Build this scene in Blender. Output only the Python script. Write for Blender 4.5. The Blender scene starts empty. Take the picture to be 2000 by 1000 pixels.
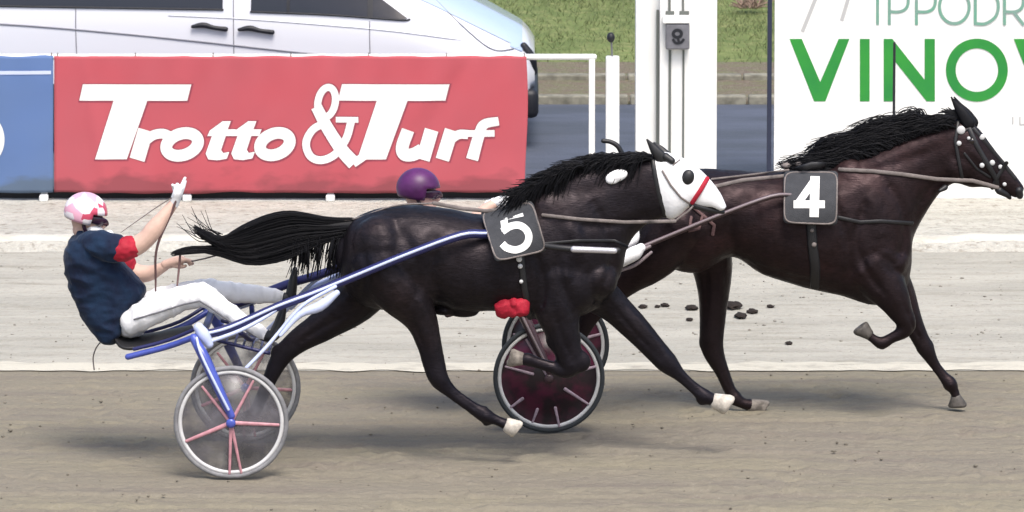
import bpy, bmesh, math, random
from mathutils import Vector, Matrix, noise
from mathutils.bvhtree import BVHTree
import numpy as np
R = math.radians
random.seed(7)
scene = bpy.context.scene
COL = scene.collection

# ------------------------------------------------------------------ camera
F = 15235.0                      # focal length in pixels of a 2000 px wide picture
CAM_D = 49.0
CAM_H = CAM_D * math.tan(R(11.2))
PITCH = R(9.57)
cam_data = bpy.data.cameras.new('camera')
cam_data.sensor_width = 36.0
cam_data.lens = F * 36.0 / 2000.0
cam_data.clip_start = 1.0
cam_data.clip_end = 3000.0
cam_data.dof.use_dof = True
cam_data.dof.focus_distance = 50.3
cam_data.dof.aperture_fstop = 9.0
cam = bpy.data.objects.new('camera', cam_data)
cam.location = (0, -CAM_D, CAM_H)
cam.rotation_euler = (math.pi / 2 - PITCH, 0, 0)
COL.objects.link(cam)
scene.camera = cam

# ------------------------------------------------------------------ sky + sun (bright, hazy daylight: soft high sun)
SUN_EL, SUN_AZ = R(60), R(165)   # azimuth measured from +Y towards +X
world = bpy.data.worlds.new("World")
scene.world = world
world.use_nodes = True
nt = world.node_tree
bg = nt.nodes['Background']
sky = nt.nodes.new('ShaderNodeTexSky')
sky.sky_type = 'NISHITA'
sky.sun_disc = False
sky.sun_elevation = SUN_EL
sky.sun_rotation = SUN_AZ
sky.dust_density = 4.0
sky.air_density = 1.0
sky.ozone_density = 1.0
nt.links.new(sky.outputs[0], bg.inputs[0])
bg.inputs[1].default_value = 0.13
sd = bpy.data.lights.new('sun', 'SUN')
sd.energy = 1.7
sd.angle = R(24)
sd.color = (1.0, 0.96, 0.90)
sun = bpy.data.objects.new('sun', sd)
dirv = Vector((math.sin(SUN_AZ) * math.cos(SUN_EL), math.cos(SUN_AZ) * math.cos(SUN_EL), math.sin(SUN_EL)))
sun.rotation_euler = dirv.to_track_quat('Z', 'Y').to_euler()
sun.location = (0, 0, 20)
COL.objects.link(sun)
scene.view_settings.view_transform = 'Standard'
scene.view_settings.look = 'None'
scene.view_settings.gamma = 1.0
scene.view_settings.exposure = 0.85

# ------------------------------------------------------------------ measuring: photograph pixel -> point of the place
CO = Vector((0, -CAM_D, CAM_H))
FW = Vector((0, math.cos(PITCH), -math.sin(PITCH)))
UP = Vector((0, math.sin(PITCH), math.cos(PITCH)))
def ray(px, py):
    return FW + Vector(((px - 1000) / F, 0, 0)) - UP * ((py - 500) / F)
def W(px, py, Y):
    d = ray(px, py)
    return CO + d * ((Y + CAM_D) / d.y)
def G(px, py):
    d = ray(px, py)
    return CO + d * (-CAM_H / d.z)
def project(p):
    d = p - CO; f = d.dot(FW)
    return 1000 + F * d.x / f, 500 - F * d.dot(UP) / f
def mpp(Y):                      # metres per photo pixel at depth Y
    return (W(1001, 600, Y) - W(1000, 600, Y)).x

# ------------------------------------------------------------------ materials
def mat(name, col, rough=0.6, spec=0.5, var=0.0, col2=None, scale=20.0, bump=0.0, bscale=60.0, metal=0.0,
        stretch=(1, 1, 1), sheen=0.0, coat=0.0, trans=0.0, detail=6.0, lo=0.35, hi=0.65):
    m = bpy.data.materials.new(name)
    m.use_nodes = True
    n = m.node_tree
    b = n.nodes['Principled BSDF']
    b.inputs['Base Color'].default_value = (*col, 1)
    b.inputs['Roughness'].default_value = rough
    b.inputs['Specular IOR Level'].default_value = spec
    b.inputs['Metallic'].default_value = metal
    if sheen:
        b.inputs['Sheen Weight'].default_value = sheen
        b.inputs['Sheen Roughness'].default_value = 0.4
    if coat:
        b.inputs['Coat Weight'].default_value = coat
        b.inputs['Coat Roughness'].default_value = 0.08
    tc = n.nodes.new('ShaderNodeTexCoord')
    mp = n.nodes.new('ShaderNodeMapping')
    mp.inputs['Scale'].default_value = stretch
    n.links.new(tc.outputs['Object'], mp.inputs[0])
    if col2 is None and var > 0:
        col2 = tuple(c * (1 - var) for c in col)
    if col2 is not None:
        tx = n.nodes.new('ShaderNodeTexNoise')
        tx.inputs['Scale'].default_value = scale
        tx.inputs['Detail'].default_value = detail
        tx.inputs['Roughness'].default_value = 0.6
        n.links.new(mp.outputs[0], tx.inputs['Vector'])
        rp = n.nodes.new('ShaderNodeValToRGB')
        rp.color_ramp.elements[0].position = lo
        rp.color_ramp.elements[1].position = hi
        rp.color_ramp.elements[0].color = (*col2, 1)
        rp.color_ramp.elements[1].color = (*col, 1)
        n.links.new(tx.outputs[0], rp.inputs[0])
        n.links.new(rp.outputs[0], b.inputs['Base Color'])
    if bump > 0:
        bt = n.nodes.new('ShaderNodeTexNoise')
        bt.inputs['Scale'].default_value = bscale
        bt.inputs['Detail'].default_value = 8
        n.links.new(mp.outputs[0], bt.inputs['Vector'])
        bp = n.nodes.new('ShaderNodeBump')
        bp.inputs['Strength'].default_value = bump
        bp.inputs['Distance'].default_value = 0.02
        n.links.new(bt.outputs[0], bp.inputs['Height'])
        n.links.new(bp.outputs[0], b.inputs['Normal'])
    if trans > 0:
        out = n.nodes['Material Output']
        tr = n.nodes.new('ShaderNodeBsdfTransparent')
        mx = n.nodes.new('ShaderNodeMixShader')
        mx.inputs[0].default_value = trans
        n.links.new(b.outputs[0], mx.inputs[1])
        n.links.new(tr.outputs[0], mx.inputs[2])
        n.links.new(mx.outputs[0], out.inputs[0])
    return m

def ground_mat(name, layers, base, rough=0.95, bump=0.3, bscale=40):
    """base colour with several noise layers mixed in: (scale, stretch, colour, lo, hi, amount)"""
    m = bpy.data.materials.new(name)
    m.use_nodes = True
    n = m.node_tree
    b = n.nodes['Principled BSDF']
    b.inputs['Roughness'].default_value = rough
    b.inputs['Specular IOR Level'].default_value = 0.2
    tc = n.nodes.new('ShaderNodeTexCoord')
    prev = n.nodes.new('ShaderNodeRGB')
    prev.outputs[0].default_value = (*base, 1)
    ps = prev.outputs[0]
    for sc, st, c, lo, hi, am in layers:
        mp = n.nodes.new('ShaderNodeMapping')
        mp.inputs['Scale'].default_value = st
        mp.inputs['Location'].default_value = (sc * 3.1, sc * 1.7, 0)
        n.links.new(tc.outputs['Object'], mp.inputs[0])
        tx = n.nodes.new('ShaderNodeTexNoise')
        tx.inputs['Scale'].default_value = sc
        tx.inputs['Detail'].default_value = 7
        tx.inputs['Roughness'].default_value = 0.65
        n.links.new(mp.outputs[0], tx.inputs['Vector'])
        mr = n.nodes.new('ShaderNodeMapRange')
        mr.inputs[1].default_value = lo
        mr.inputs[2].default_value = hi
        mr.inputs[4].default_value = am
        n.links.new(tx.outputs[0], mr.inputs[0])
        mx = n.nodes.new('ShaderNodeMixRGB')
        n.links.new(mr.outputs[0], mx.inputs[0])
        n.links.new(ps, mx.inputs[1])
        mx.inputs[2].default_value = (*c, 1)
        ps = mx.outputs[0]
    n.links.new(ps, b.inputs['Base Color'])
    bt = n.nodes.new('ShaderNodeTexNoise')
    bt.inputs['Scale'].default_value = bscale
    bt.inputs['Detail'].default_value = 10
    n.links.new(tc.outputs['Object'], bt.inputs['Vector'])
    bp = n.nodes.new('ShaderNodeBump')
    bp.inputs['Strength'].default_value = bump
    bp.inputs['Distance'].default_value = 0.05
    n.links.new(bt.outputs[0], bp.inputs['Height'])
    n.links.new(bp.outputs[0], b.inputs['Normal'])
    return m

M = {}
M['track'] = ground_mat('track_dirt', [(0.5, (0.5, 1.6, 1), (0.218, 0.196, 0.140), 0.40, 0.62, 0.8),
                                       (1.6, (0.35, 3.0, 1), (0.165, 0.143, 0.120), 0.48, 0.68, 0.8),
                                       (9.0, (0.6, 1.6, 1), (0.14, 0.12, 0.10), 0.56, 0.70, 0.6),
                                       (45.0, (1, 1, 1), (0.30, 0.28, 0.23), 0.55, 0.75, 0.5)],
                        (0.195, 0.174, 0.138), bump=0.5, bscale=14)
M['sand'] = ground_mat('pale_gravel', [(0.8, (0.3, 2.0, 1), (0.305, 0.295, 0.255), 0.40, 0.60, 0.8),
                                       (3.0, (0.5, 2.2, 1), (0.26, 0.245, 0.20), 0.50, 0.68, 0.8),
                                       (14.0, (1, 1.4, 1), (0.20, 0.18, 0.15), 0.56, 0.70, 0.7),
                                       (60.0, (1, 1, 1), (0.47, 0.46, 0.42), 0.55, 0.75, 0.6)],
                       (0.395, 0.378, 0.328), bump=0.45, bscale=18)
M['bank'] = ground_mat('bank_gravel', [(2.0, (0.6, 1.6, 1), (0.36, 0.345, 0.30), 0.42, 0.60, 0.8),
                                       (12.0, (1, 1, 1), (0.24, 0.215, 0.175), 0.52, 0.66, 0.8),
                                       (40.0, (1, 1, 1), (0.62, 0.60, 0.54), 0.55, 0.72, 0.7)],
                       (0.46, 0.445, 0.395), bump=0.9, bscale=16)
M['lime'] = ground_mat('lime_line', [(6.0, (0.5, 1, 1), (0.30, 0.28, 0.24), 0.50, 0.68, 0.8)], (0.50, 0.475, 0.40))
M['crest'] = ground_mat('pale_crest', [(5.0, (0.5, 1, 1), (0.42, 0.40, 0.34), 0.46, 0.66, 0.8)], (0.56, 0.54, 0.48), bump=0.4)
M['road'] = ground_mat('asphalt', [(1.2, (0.5, 2, 1), (0.095, 0.108, 0.145), 0.42, 0.62, 0.8),
                                   (50.0, (1, 1, 1), (0.15, 0.15, 0.16), 0.58, 0.72, 0.5)], (0.068, 0.078, 0.098), rough=0.7, bump=0.15)
M['earth'] = ground_mat('dry_earth', [(5.0, (1, 1.5, 1), (0.16, 0.17, 0.09), 0.42, 0.60, 0.8),
                                      (25.0, (1, 1, 1), (0.28, 0.25, 0.20), 0.52, 0.68, 0.7)], (0.17, 0.135, 0.105), bump=0.8)
M['kerb'] = mat('kerb_stone', (0.27, 0.26, 0.21), 0.9, 0.2, var=0.5, scale=8)
M['meadow'] = ground_mat('meadow_soil', [(1.5, (1, 1, 1), (0.16, 0.20, 0.07), 0.42, 0.60, 0.8),
                                         (9.0, (1, 1, 1), (0.27, 0.27, 0.12), 0.50, 0.68, 0.7)], (0.12, 0.16, 0.055))
M['grass'] = mat('grass_blades', (0.185, 0.205, 0.095), 0.7, 0.2, col2=(0.085, 0.115, 0.045), scale=1.8)
M['coat5'] = mat('black_coat', (0.0075, 0.0075, 0.0105), 0.47, 0.36, col2=(0.0135, 0.0105, 0.0115), scale=3.5, bump=0.12, bscale=70, stretch=(1, 1, 2))
M['coat4'] = mat('dark_bay_coat', (0.021, 0.0085, 0.0095), 0.47, 0.36, col2=(0.0085, 0.0055, 0.0070), scale=3.0, bump=0.12, bscale=70, stretch=(1, 1, 2))
M['hair'] = mat('black_hair', (0.005, 0.005, 0.007), 0.55, 0.22)
M['hoof'] = mat('dark_hoof', (0.10, 0.09, 0.08), 0.6, 0.4, var=0.5, scale=30)
M['hoof_pale'] = mat('pale_hoof', (0.62, 0.57, 0.50), 0.7, 0.3, var=0.4, scale=30)
M['hoof_worn'] = mat('worn_hoof', (0.27, 0.24, 0.21), 0.8, 0.2, var=0.6, scale=22)
M['black'] = mat('black_leather', (0.010, 0.010, 0.012), 0.5, 0.5)
M['pad'] = mat('grey_pad_cloth', (0.052, 0.054, 0.060), 0.8, 0.25, var=0.2, scale=14, bump=0.2, bscale=120)
M['white'] = mat('white_cloth', (0.84, 0.84, 0.85), 0.8, 0.2, var=0.06, scale=10, bump=0.15, bscale=30)
M['paint'] = mat('white_paint', (0.80, 0.80, 0.78), 0.5, 0.4, var=0.12, scale=3, stretch=(2, 2, .5))
M['strap'] = mat('worn_grey_strap', (0.22, 0.19, 0.18), 0.7, 0.3, var=0.35, scale=16)
M['strap_brown'] = mat('brown_strap', (0.15, 0.085, 0.085), 0.7, 0.3, var=0.35, scale=16)
M['red'] = mat('red_cloth', (0.42, 0.014, 0.035), 0.7, 0.3, var=0.3, scale=14)
M['blue'] = mat('blue_metal', (0.06, 0.09, 0.42), 0.35, 0.5, var=0.2, scale=10, coat=0.4)
M['paleblue'] = mat('pale_blue_metal', (0.50, 0.56, 0.78), 0.35, 0.5, coat=0.4)
M['navytube'] = mat('navy_tube', (0.015, 0.017, 0.09), 0.4, 0.5)
M['browntube'] = mat('maroon_tube', (0.07, 0.038, 0.045), 0.4, 0.5, var=0.3)
M['silver'] = mat('silver_tube', (0.55, 0.54, 0.58), 0.3, 0.5, metal=0.5)
M['greytube'] = mat('dull_grey_tube', (0.20, 0.16, 0.17), 0.4, 0.5)
M['tyre'] = mat('grey_tyre', (0.24, 0.24, 0.25), 0.8, 0.3, var=0.3)
M['tyre_dark'] = mat('dark_tyre', (0.035, 0.04, 0.045), 0.8, 0.3)
M['rim'] = mat('pale_rim', (0.62, 0.62, 0.62), 0.35, 0.5, var=0.2, scale=9)
def blotchy(m, sc, lo, hi):
    n = m.node_tree; mx = [x for x in n.nodes if x.type == 'MIX_SHADER'][0]
    tc = n.nodes.new('ShaderNodeTexCoord'); t = n.nodes.new('ShaderNodeTexNoise'); t.inputs['Scale'].default_value = sc; t.inputs['Detail'].default_value = 3
    r_ = n.nodes.new('ShaderNodeMapRange'); r_.inputs[1].default_value = .38; r_.inputs[2].default_value = .62; r_.inputs[3].default_value = lo; r_.inputs[4].default_value = hi
    n.links.new(tc.outputs['Object'], t.inputs['Vector']); n.links.new(t.outputs[0], r_.inputs[0]); n.links.new(r_.outputs[0], mx.inputs[0]); return m
M['disc_grey'] = blotchy(mat('smoked_disc', (0.085, 0.085, 0.095), 0.3, 0.5, col2=(0.16, 0.15, 0.17), scale=6, trans=0.50), 7, .25, .75)
M['disc_red'] = mat('maroon_disc', (0.085, 0.012, 0.035), 0.3, 0.5, col2=(0.018, 0.009, 0.014), scale=7, trans=0.06, lo=.42, hi=.58)
M['pink'] = mat('pink_spoke', (0.55, 0.27, 0.31), 0.4, 0.5, var=0.3, scale=25)
M['mauve'] = mat('mauve_spoke', (0.42, 0.32, 0.38), 0.4, 0.5, var=0.4, scale=25)
M['navy'] = mat('navy_cloth', (0.010, 0.026, 0.060), 0.85, 0.2, col2=(0.008, 0.013, 0.034), scale=9, bump=0.5, bscale=16, sheen=0.1)
M['skin'] = mat('skin', (0.62, 0.42, 0.34), 0.55, 0.4, var=0.12, scale=20)
M['purple'] = mat('purple_shell', (0.10, 0.018, 0.115), 0.42, 0.4, var=0.5, scale=7)
M['visor'] = mat('dark_visor', (0.03, 0.012, 0.03), 0.2, 0.5)
M['carwhite'] = mat('white_car_paint', (0.66, 0.67, 0.72), 0.25, 0.5, coat=0.6)
M['glass'] = mat('dark_car_glass', (0.012, 0.014, 0.022), 0.12, 0.5)
M['carblack'] = mat('black_car_plastic', (0.012, 0.013, 0.018), 0.5, 0.4)
M['bonnet'] = mat('sky_tinted_bonnet_paint', (0.45, 0.56, 0.76), 0.2, 0.5, coat=0.7)  # white van's bonnet: the sky's reflection is put into its blue colour
M['lamp'] = mat('clear_lamp', (0.35, 0.38, 0.45), 0.15, 0.6, metal=0.3)
M['green'] = mat('green_ink', (0.018, 0.20, 0.042), 0.6, 0.3, col2=(0.030, 0.26, 0.035), scale=2.5)
M['teal'] = mat('thin_green_ink', (0.13, 0.32, 0.23), 0.6, 0.3, col2=(0.20, 0.29, 0.26), scale=6)
M['grey'] = mat('grey_ink', (0.42, 0.42, 0.42), 0.6, 0.3)
M['bush'] = mat('dry_twigs', (0.33, 0.24, 0.19), 0.9, 0.1, var=0.5, scale=20)
M['clod'] = mat('dark_dirt', (0.035, 0.028, 0.025), 0.95, 0.1, var=0.4, scale=30)
M['crumb'] = mat('brown_crumbs', (0.20, 0.18, 0.145), 0.95, 0.1, col2=(0.14, 0.125, 0.10), scale=2.5)
M['crumb_pale'] = mat('pale_crumbs', (0.36, 0.34, 0.30), 0.95, 0.1, col2=(0.14, 0.125, 0.105), scale=3)
M['eye'] = mat('dark_eye', (0.01, 0.006, 0.006), 0.1, 0.7)
M['box'] = mat('grey_box', (0.17, 0.17, 0.19), 0.5, 0.4, var=0.3, scale=12)
M['slate'] = mat('dark_slot', (0.12, 0.13, 0.12), 0.7, 0.3)
M['letter_shade'] = mat('dark_red_ink', (0.26, 0.055, 0.08), 0.7, 0.2)
M['navy_frame'] = mat('navy_frame', (0.02, 0.025, 0.05), 0.5, 0.4)

def coat_mat(name, dark, mid, light):
    m = bpy.data.materials.new(name); m.use_nodes = True
    n = m.node_tree; b = n.nodes['Principled BSDF']
    tc = n.nodes.new('ShaderNodeTexCoord')
    def nz(scale, st, det=6):
        mp = n.nodes.new('ShaderNodeMapping'); mp.inputs['Scale'].default_value = st
        n.links.new(tc.outputs['Object'], mp.inputs[0])
        t = n.nodes.new('ShaderNodeTexNoise'); t.inputs['Scale'].default_value = scale; t.inputs['Detail'].default_value = det
        n.links.new(mp.outputs[0], t.inputs['Vector']); return t.outputs[0]
    big = nz(2.6, (1, 1, 1.3)); fine = nz(55, (0.5, 1, 1.6), 4)
    rp = n.nodes.new('ShaderNodeValToRGB'); e = rp.color_ramp.elements
    e[0].position = .34; e[0].color = (*dark, 1); e[1].position = .70; e[1].color = (*light, 1)
    x = e.new(.52); x.color = (*mid, 1)
    n.links.new(big, rp.inputs[0])
    mx = n.nodes.new('ShaderNodeMixRGB'); mx.blend_type = 'MULTIPLY'; mx.inputs[0].default_value = .75
    r2 = n.nodes.new('ShaderNodeValToRGB'); r2.color_ramp.elements[0].position = .3; r2.color_ramp.elements[0].color = (.35, .33, .35, 1)
    r2.color_ramp.elements[1].position = .7; r2.color_ramp.elements[1].color = (1.6, 1.5, 1.5, 1)
    n.links.new(fine, r2.inputs[0]); n.links.new(rp.outputs[0], mx.inputs[1]); n.links.new(r2.outputs[0], mx.inputs[2])
    # the legs are darker than the trunk, as on most bays and blacks
    sp = n.nodes.new('ShaderNodeSeparateXYZ'); n.links.new(tc.outputs['Object'], sp.inputs[0])
    zr = n.nodes.new('ShaderNodeMapRange'); zr.inputs[1].default_value = .55; zr.inputs[2].default_value = .95
    n.links.new(sp.outputs['Z'], zr.inputs[0])
    m3 = n.nodes.new('ShaderNodeMixRGB'); n.links.new(zr.outputs[0], m3.inputs[0])
    m3.inputs[1].default_value = (*[c * 1.1 for c in dark], 1); n.links.new(mx.outputs[0], m3.inputs[2])
    n.links.new(m3.outputs[0], b.inputs['Base Color'])
    rr = n.nodes.new('ShaderNodeMapRange'); rr.inputs[1].default_value = .3; rr.inputs[2].default_value = .7; rr.inputs[3].default_value = .30; rr.inputs[4].default_value = .66
    n.links.new(nz(9, (1, 1, 1)), rr.inputs[0]); n.links.new(rr.outputs[0], b.inputs['Roughness'])
    b.inputs['Specular IOR Level'].default_value = .34
    b.inputs['Specular Tint'].default_value = (min(1, light[0] * 22 + .45), min(1, light[1] * 22 + .42), min(1, light[2] * 22 + .45), 1)
    bp = n.nodes.new('ShaderNodeBump'); bp.inputs['Strength'].default_value = .35; bp.inputs['Distance'].default_value = .006
    n.links.new(nz(90, (.35, 1, 1.4), 5), bp.inputs['Height'])
    b2 = n.nodes.new('ShaderNodeBump'); b2.inputs['Strength'].default_value = .35; b2.inputs['Distance'].default_value = .035
    n.links.new(nz(5.5, (1.2, 1, .8), 3), b2.inputs['Height']); n.links.new(bp.outputs[0], b2.inputs['Normal'])
    n.links.new(b2.outputs[0], b.inputs['Normal'])
    return m
M['coat5'] = coat_mat('black_coat', (.0036, .0036, .0060), (.0060, .0054, .0070), (.0125, .0090, .0100))
M['coat4'] = coat_mat('dark_bay_coat', (.0040, .0034, .0042), (.0082, .0052, .0058), (.0180, .0088, .0090))

def helmet_mat():
    m = bpy.data.materials.new('pink_white_shell')
    m.use_nodes = True
    n = m.node_tree
    b = n.nodes['Principled BSDF']
    b.inputs['Roughness'].default_value = 0.3
    tc = n.nodes.new('ShaderNodeTexCoord')
    tx = n.nodes.new('ShaderNodeTexVoronoi')
    tx.inputs['Scale'].default_value = 17
    n.links.new(tc.outputs['Object'], tx.inputs['Vector'])
    rp = n.nodes.new('ShaderNodeValToRGB')
    rp.color_ramp.interpolation = 'CONSTANT'
    e = rp.color_ramp.elements
    e[0].color = (0.75, 0.70, 0.74, 1); e[0].position = 0
    e[1].color = (0.52, 0.07, 0.13, 1); e[1].position = 0.50
    x = e.new(0.60); x.color = (0.72, 0.38, 0.50, 1)
    x = e.new(0.82); x.color = (0.30, 0.04, 0.09, 1)
    n.links.new(tx.outputs['Color'], rp.inputs[0])
    n.links.new(rp.outputs[0], b.inputs['Base Color'])
    return m
M['helmet5'] = helmet_mat()

def banner_mat(name, c, cdark, cshade):
    m = bpy.data.materials.new(name)
    m.use_nodes = True
    n = m.node_tree
    b = n.nodes['Principled BSDF']
    b.inputs['Roughness'].default_value = 0.75
    b.inputs['Specular IOR Level'].default_value = 0.25
    tc = n.nodes.new('ShaderNodeTexCoord')
    tx = n.nodes.new('ShaderNodeTexNoise')
    tx.inputs['Scale'].default_value = 1.6
    tx.inputs['Detail'].default_value = 5
    n.links.new(tc.outputs['Object'], tx.inputs['Vector'])
    mx = n.nodes.new('ShaderNodeMixRGB')
    n.links.new(tx.outputs[0], mx.inputs[0])
    mx.inputs[1].default_value = (*c, 1)
    mx.inputs[2].default_value = (*cdark, 1)
    # dark blotches painted in for wheel shadows showing through the banner's foot
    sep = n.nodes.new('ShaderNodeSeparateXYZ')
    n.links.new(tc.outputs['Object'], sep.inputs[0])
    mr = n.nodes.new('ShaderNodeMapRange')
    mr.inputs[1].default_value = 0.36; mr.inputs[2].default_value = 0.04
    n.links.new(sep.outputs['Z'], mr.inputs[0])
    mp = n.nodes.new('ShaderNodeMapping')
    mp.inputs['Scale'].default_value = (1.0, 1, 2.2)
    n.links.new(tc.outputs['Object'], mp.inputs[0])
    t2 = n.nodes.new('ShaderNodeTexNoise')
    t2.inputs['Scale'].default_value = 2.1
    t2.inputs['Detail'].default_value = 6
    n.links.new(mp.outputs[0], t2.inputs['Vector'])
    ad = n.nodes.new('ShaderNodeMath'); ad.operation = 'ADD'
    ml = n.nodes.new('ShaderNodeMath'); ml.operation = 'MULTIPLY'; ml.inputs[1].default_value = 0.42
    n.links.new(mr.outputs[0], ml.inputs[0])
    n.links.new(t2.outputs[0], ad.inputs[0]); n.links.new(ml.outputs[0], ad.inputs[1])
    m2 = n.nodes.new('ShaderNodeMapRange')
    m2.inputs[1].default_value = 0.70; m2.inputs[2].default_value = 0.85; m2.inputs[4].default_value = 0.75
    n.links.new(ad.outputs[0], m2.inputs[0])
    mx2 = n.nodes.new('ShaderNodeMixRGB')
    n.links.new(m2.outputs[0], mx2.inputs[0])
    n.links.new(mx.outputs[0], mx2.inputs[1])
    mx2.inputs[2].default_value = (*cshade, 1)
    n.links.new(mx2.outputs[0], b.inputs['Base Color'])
    return m
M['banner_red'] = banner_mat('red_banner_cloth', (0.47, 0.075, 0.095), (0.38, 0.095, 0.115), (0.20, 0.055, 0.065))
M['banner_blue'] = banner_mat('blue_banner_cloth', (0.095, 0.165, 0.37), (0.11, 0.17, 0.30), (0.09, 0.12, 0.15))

# ------------------------------------------------------------------ object helpers
def tag(o, label=None, cat=None, group=None, kind=None):
    if label: o['label'] = label
    if cat: o['category'] = cat
    if group: o['group'] = group
    if kind: o['kind'] = kind
    return o
def root_of(o):
    while o.parent: o = o.parent
    return o
def link_mesh(name, me, m, parent=None, smooth=True, loc=None):
    """me is in world coordinates; a part's mesh is moved into its thing's frame"""
    o = bpy.data.objects.new(name, me)
    if parent is not None:
        me.transform(Matrix.Translation(-root_of(parent).location))
        o.parent = parent
    elif loc is not None:
        me.transform(Matrix.Translation(-Vector(loc)))
        o.location = loc
    if m is not None:
        for mm in (m if isinstance(m, (list, tuple)) else [m]):
            me.materials.append(mm)
    if smooth:
        me.polygons.foreach_set('use_smooth', [True] * len(me.polygons))
    COL.objects.link(o)
    return o
def link_bm(name, bm, m, parent=None, smooth=True, loc=None, recalc=True):
    if recalc: bmesh.ops.recalc_face_normals(bm, faces=bm.faces)
    me = bpy.data.meshes.new(name)
    bm.to_mesh(me); bm.free()
    return link_mesh(name, me, m, parent, smooth, loc)
def empty(name, loc, label, cat, group=None):
    o = bpy.data.objects.new(name, None)
    o.empty_display_size = 0.2
    o.location = loc
    COL.objects.link(o)
    return tag(o, label, cat, group)
def fuse(name, bm, voxel, m, parent=None, smooth=6, factor=0.6, loc=None, wr=None):
    """fuse overlapping closed volumes into one continuous skin"""
    bmesh.ops.recalc_face_normals(bm, faces=bm.faces)
    me = bpy.data.meshes.new('tmp'); bm.to_mesh(me); bm.free()
    o = bpy.data.objects.new('tmp', me); COL.objects.link(o)
    r = o.modifiers.new('r', 'REMESH'); r.mode = 'VOXEL'; r.voxel_size = voxel
    if smooth:
        s = o.modifiers.new('s', 'SMOOTH'); s.iterations = smooth; s.factor = factor
    dg = bpy.context.evaluated_depsgraph_get(); dg.update()
    me2 = bpy.data.meshes.new_from_object(o.evaluated_get(dg), depsgraph=dg)
    bpy.data.objects.remove(o); bpy.data.meshes.remove(me)
    me2.name = name
    if wr:
        nr = [v.normal.copy() for v in me2.vertices]
        for v, n_ in zip(me2.vertices, nr):
            q_ = Vector((v.co.x * wr[1][0], v.co.y * wr[1][1], v.co.z * wr[1][2]))
            d_ = 1 - abs(noise.noise(q_)) * 2.2
            d_ = d_ * 0.65 + 0.35 * noise.noise(q_ * 2.3 + Vector((3, 1, 7)))
            v.co += n_ * (d_ - 0.4) * wr[0]
    return link_mesh(name, me2, m, parent, True, loc)

def cr(pts, n):
    """Catmull-Rom through tuples of numbers"""
    P = [np.array(p, float) for p in pts]
    if len(P) < 2: return P
    Q = [2 * P[0] - P[1]] + P + [2 * P[-1] - P[-2]]
    out = []
    for i in range(1, len(Q) - 2):
        for k in range(n):
            t = k / n
            a, b, c, d = Q[i - 1], Q[i], Q[i + 1], Q[i + 2]
            out.append(0.5 * ((2 * b) + (c - a) * t + (2 * a - 5 * b + 4 * c - d) * t * t + (-a + 3 * b - 3 * c + d) * t ** 3))
    out.append(P[-1])
    return out
def rings(bm, ringlist, cap=True):
    vs = [[bm.verts.new(p) for p in r] for r in ringlist]
    k = len(vs[0])
    for a, b in zip(vs[:-1], vs[1:]):
        for i in range(k):
            bm.faces.new((a[i], a[(i + 1) % k], b[(i + 1) % k], b[i]))
    if cap:
        bm.faces.new(vs[0][::-1]); bm.faces.new(vs[-1])
def sections(bm, st, Yc, n=4, k=28, pw=2.0, infl=1.0, dinf=0.0):
    """closed body from (edge A, edge B, half depth[, Y offset]) stations, edges in photo pixels at depth Yc"""
    raw = [(*s[0], *s[1], s[2], s[3] if len(s) > 3 else 0.0) for s in st]
    q = cr(raw, n)
    R_ = []
    def ring(a, b, hd, yo, f=1.0):
        A = W(a[0], a[1], Yc + yo); B = W(b[0], b[1], Yc + yo)
        c = (A + B) / 2; h = (A - B) / 2 * f * infl; h += h.normalized() * dinf
        out = []
        for i in range(k):
            t = 2 * math.pi * i / k
            cs, sn = math.cos(t), math.sin(t)
            cs = math.copysign(abs(cs) ** (2 / pw), cs); sn = math.copysign(abs(sn) ** (2 / pw), sn)
            out.append(c + h * cs + Vector((0, (hd * f * infl + dinf) * sn, 0)))
        return out
    for s in q:
        R_.append(ring(s[0:2], s[2:4], max(s[4], 0.004), s[5]))
    # rounded ends
    def endcap(s, s2, sign):
        res = []
        A = W(s[0], s[1], Yc + s[5]); B = W(s[2], s[3], Yc + s[5])
        A2 = W(s2[0], s2[1], Yc + s2[5]); B2 = W(s2[2], s2[3], Yc + s2[5])
        d = ((A + B) / 2 - (A2 + B2) / 2).normalized()
        rad = min((A - B).length / 2, s[4]) * 0.6
        base = ring(s[0:2], s[2:4], s[4], s[5])
        c = (A + B) / 2
        for t in (0.35, 0.7, 0.92):
            f = math.sqrt(1 - t * t)
            res.append([c + (p - c) * f + d * rad * t for p in base])
        return res
    start = endcap(q[0], q[1], -1)[::-1]
    end = endcap(q[-1], q[-2], 1)
    rings(bm, start + R_ + end)
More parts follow.
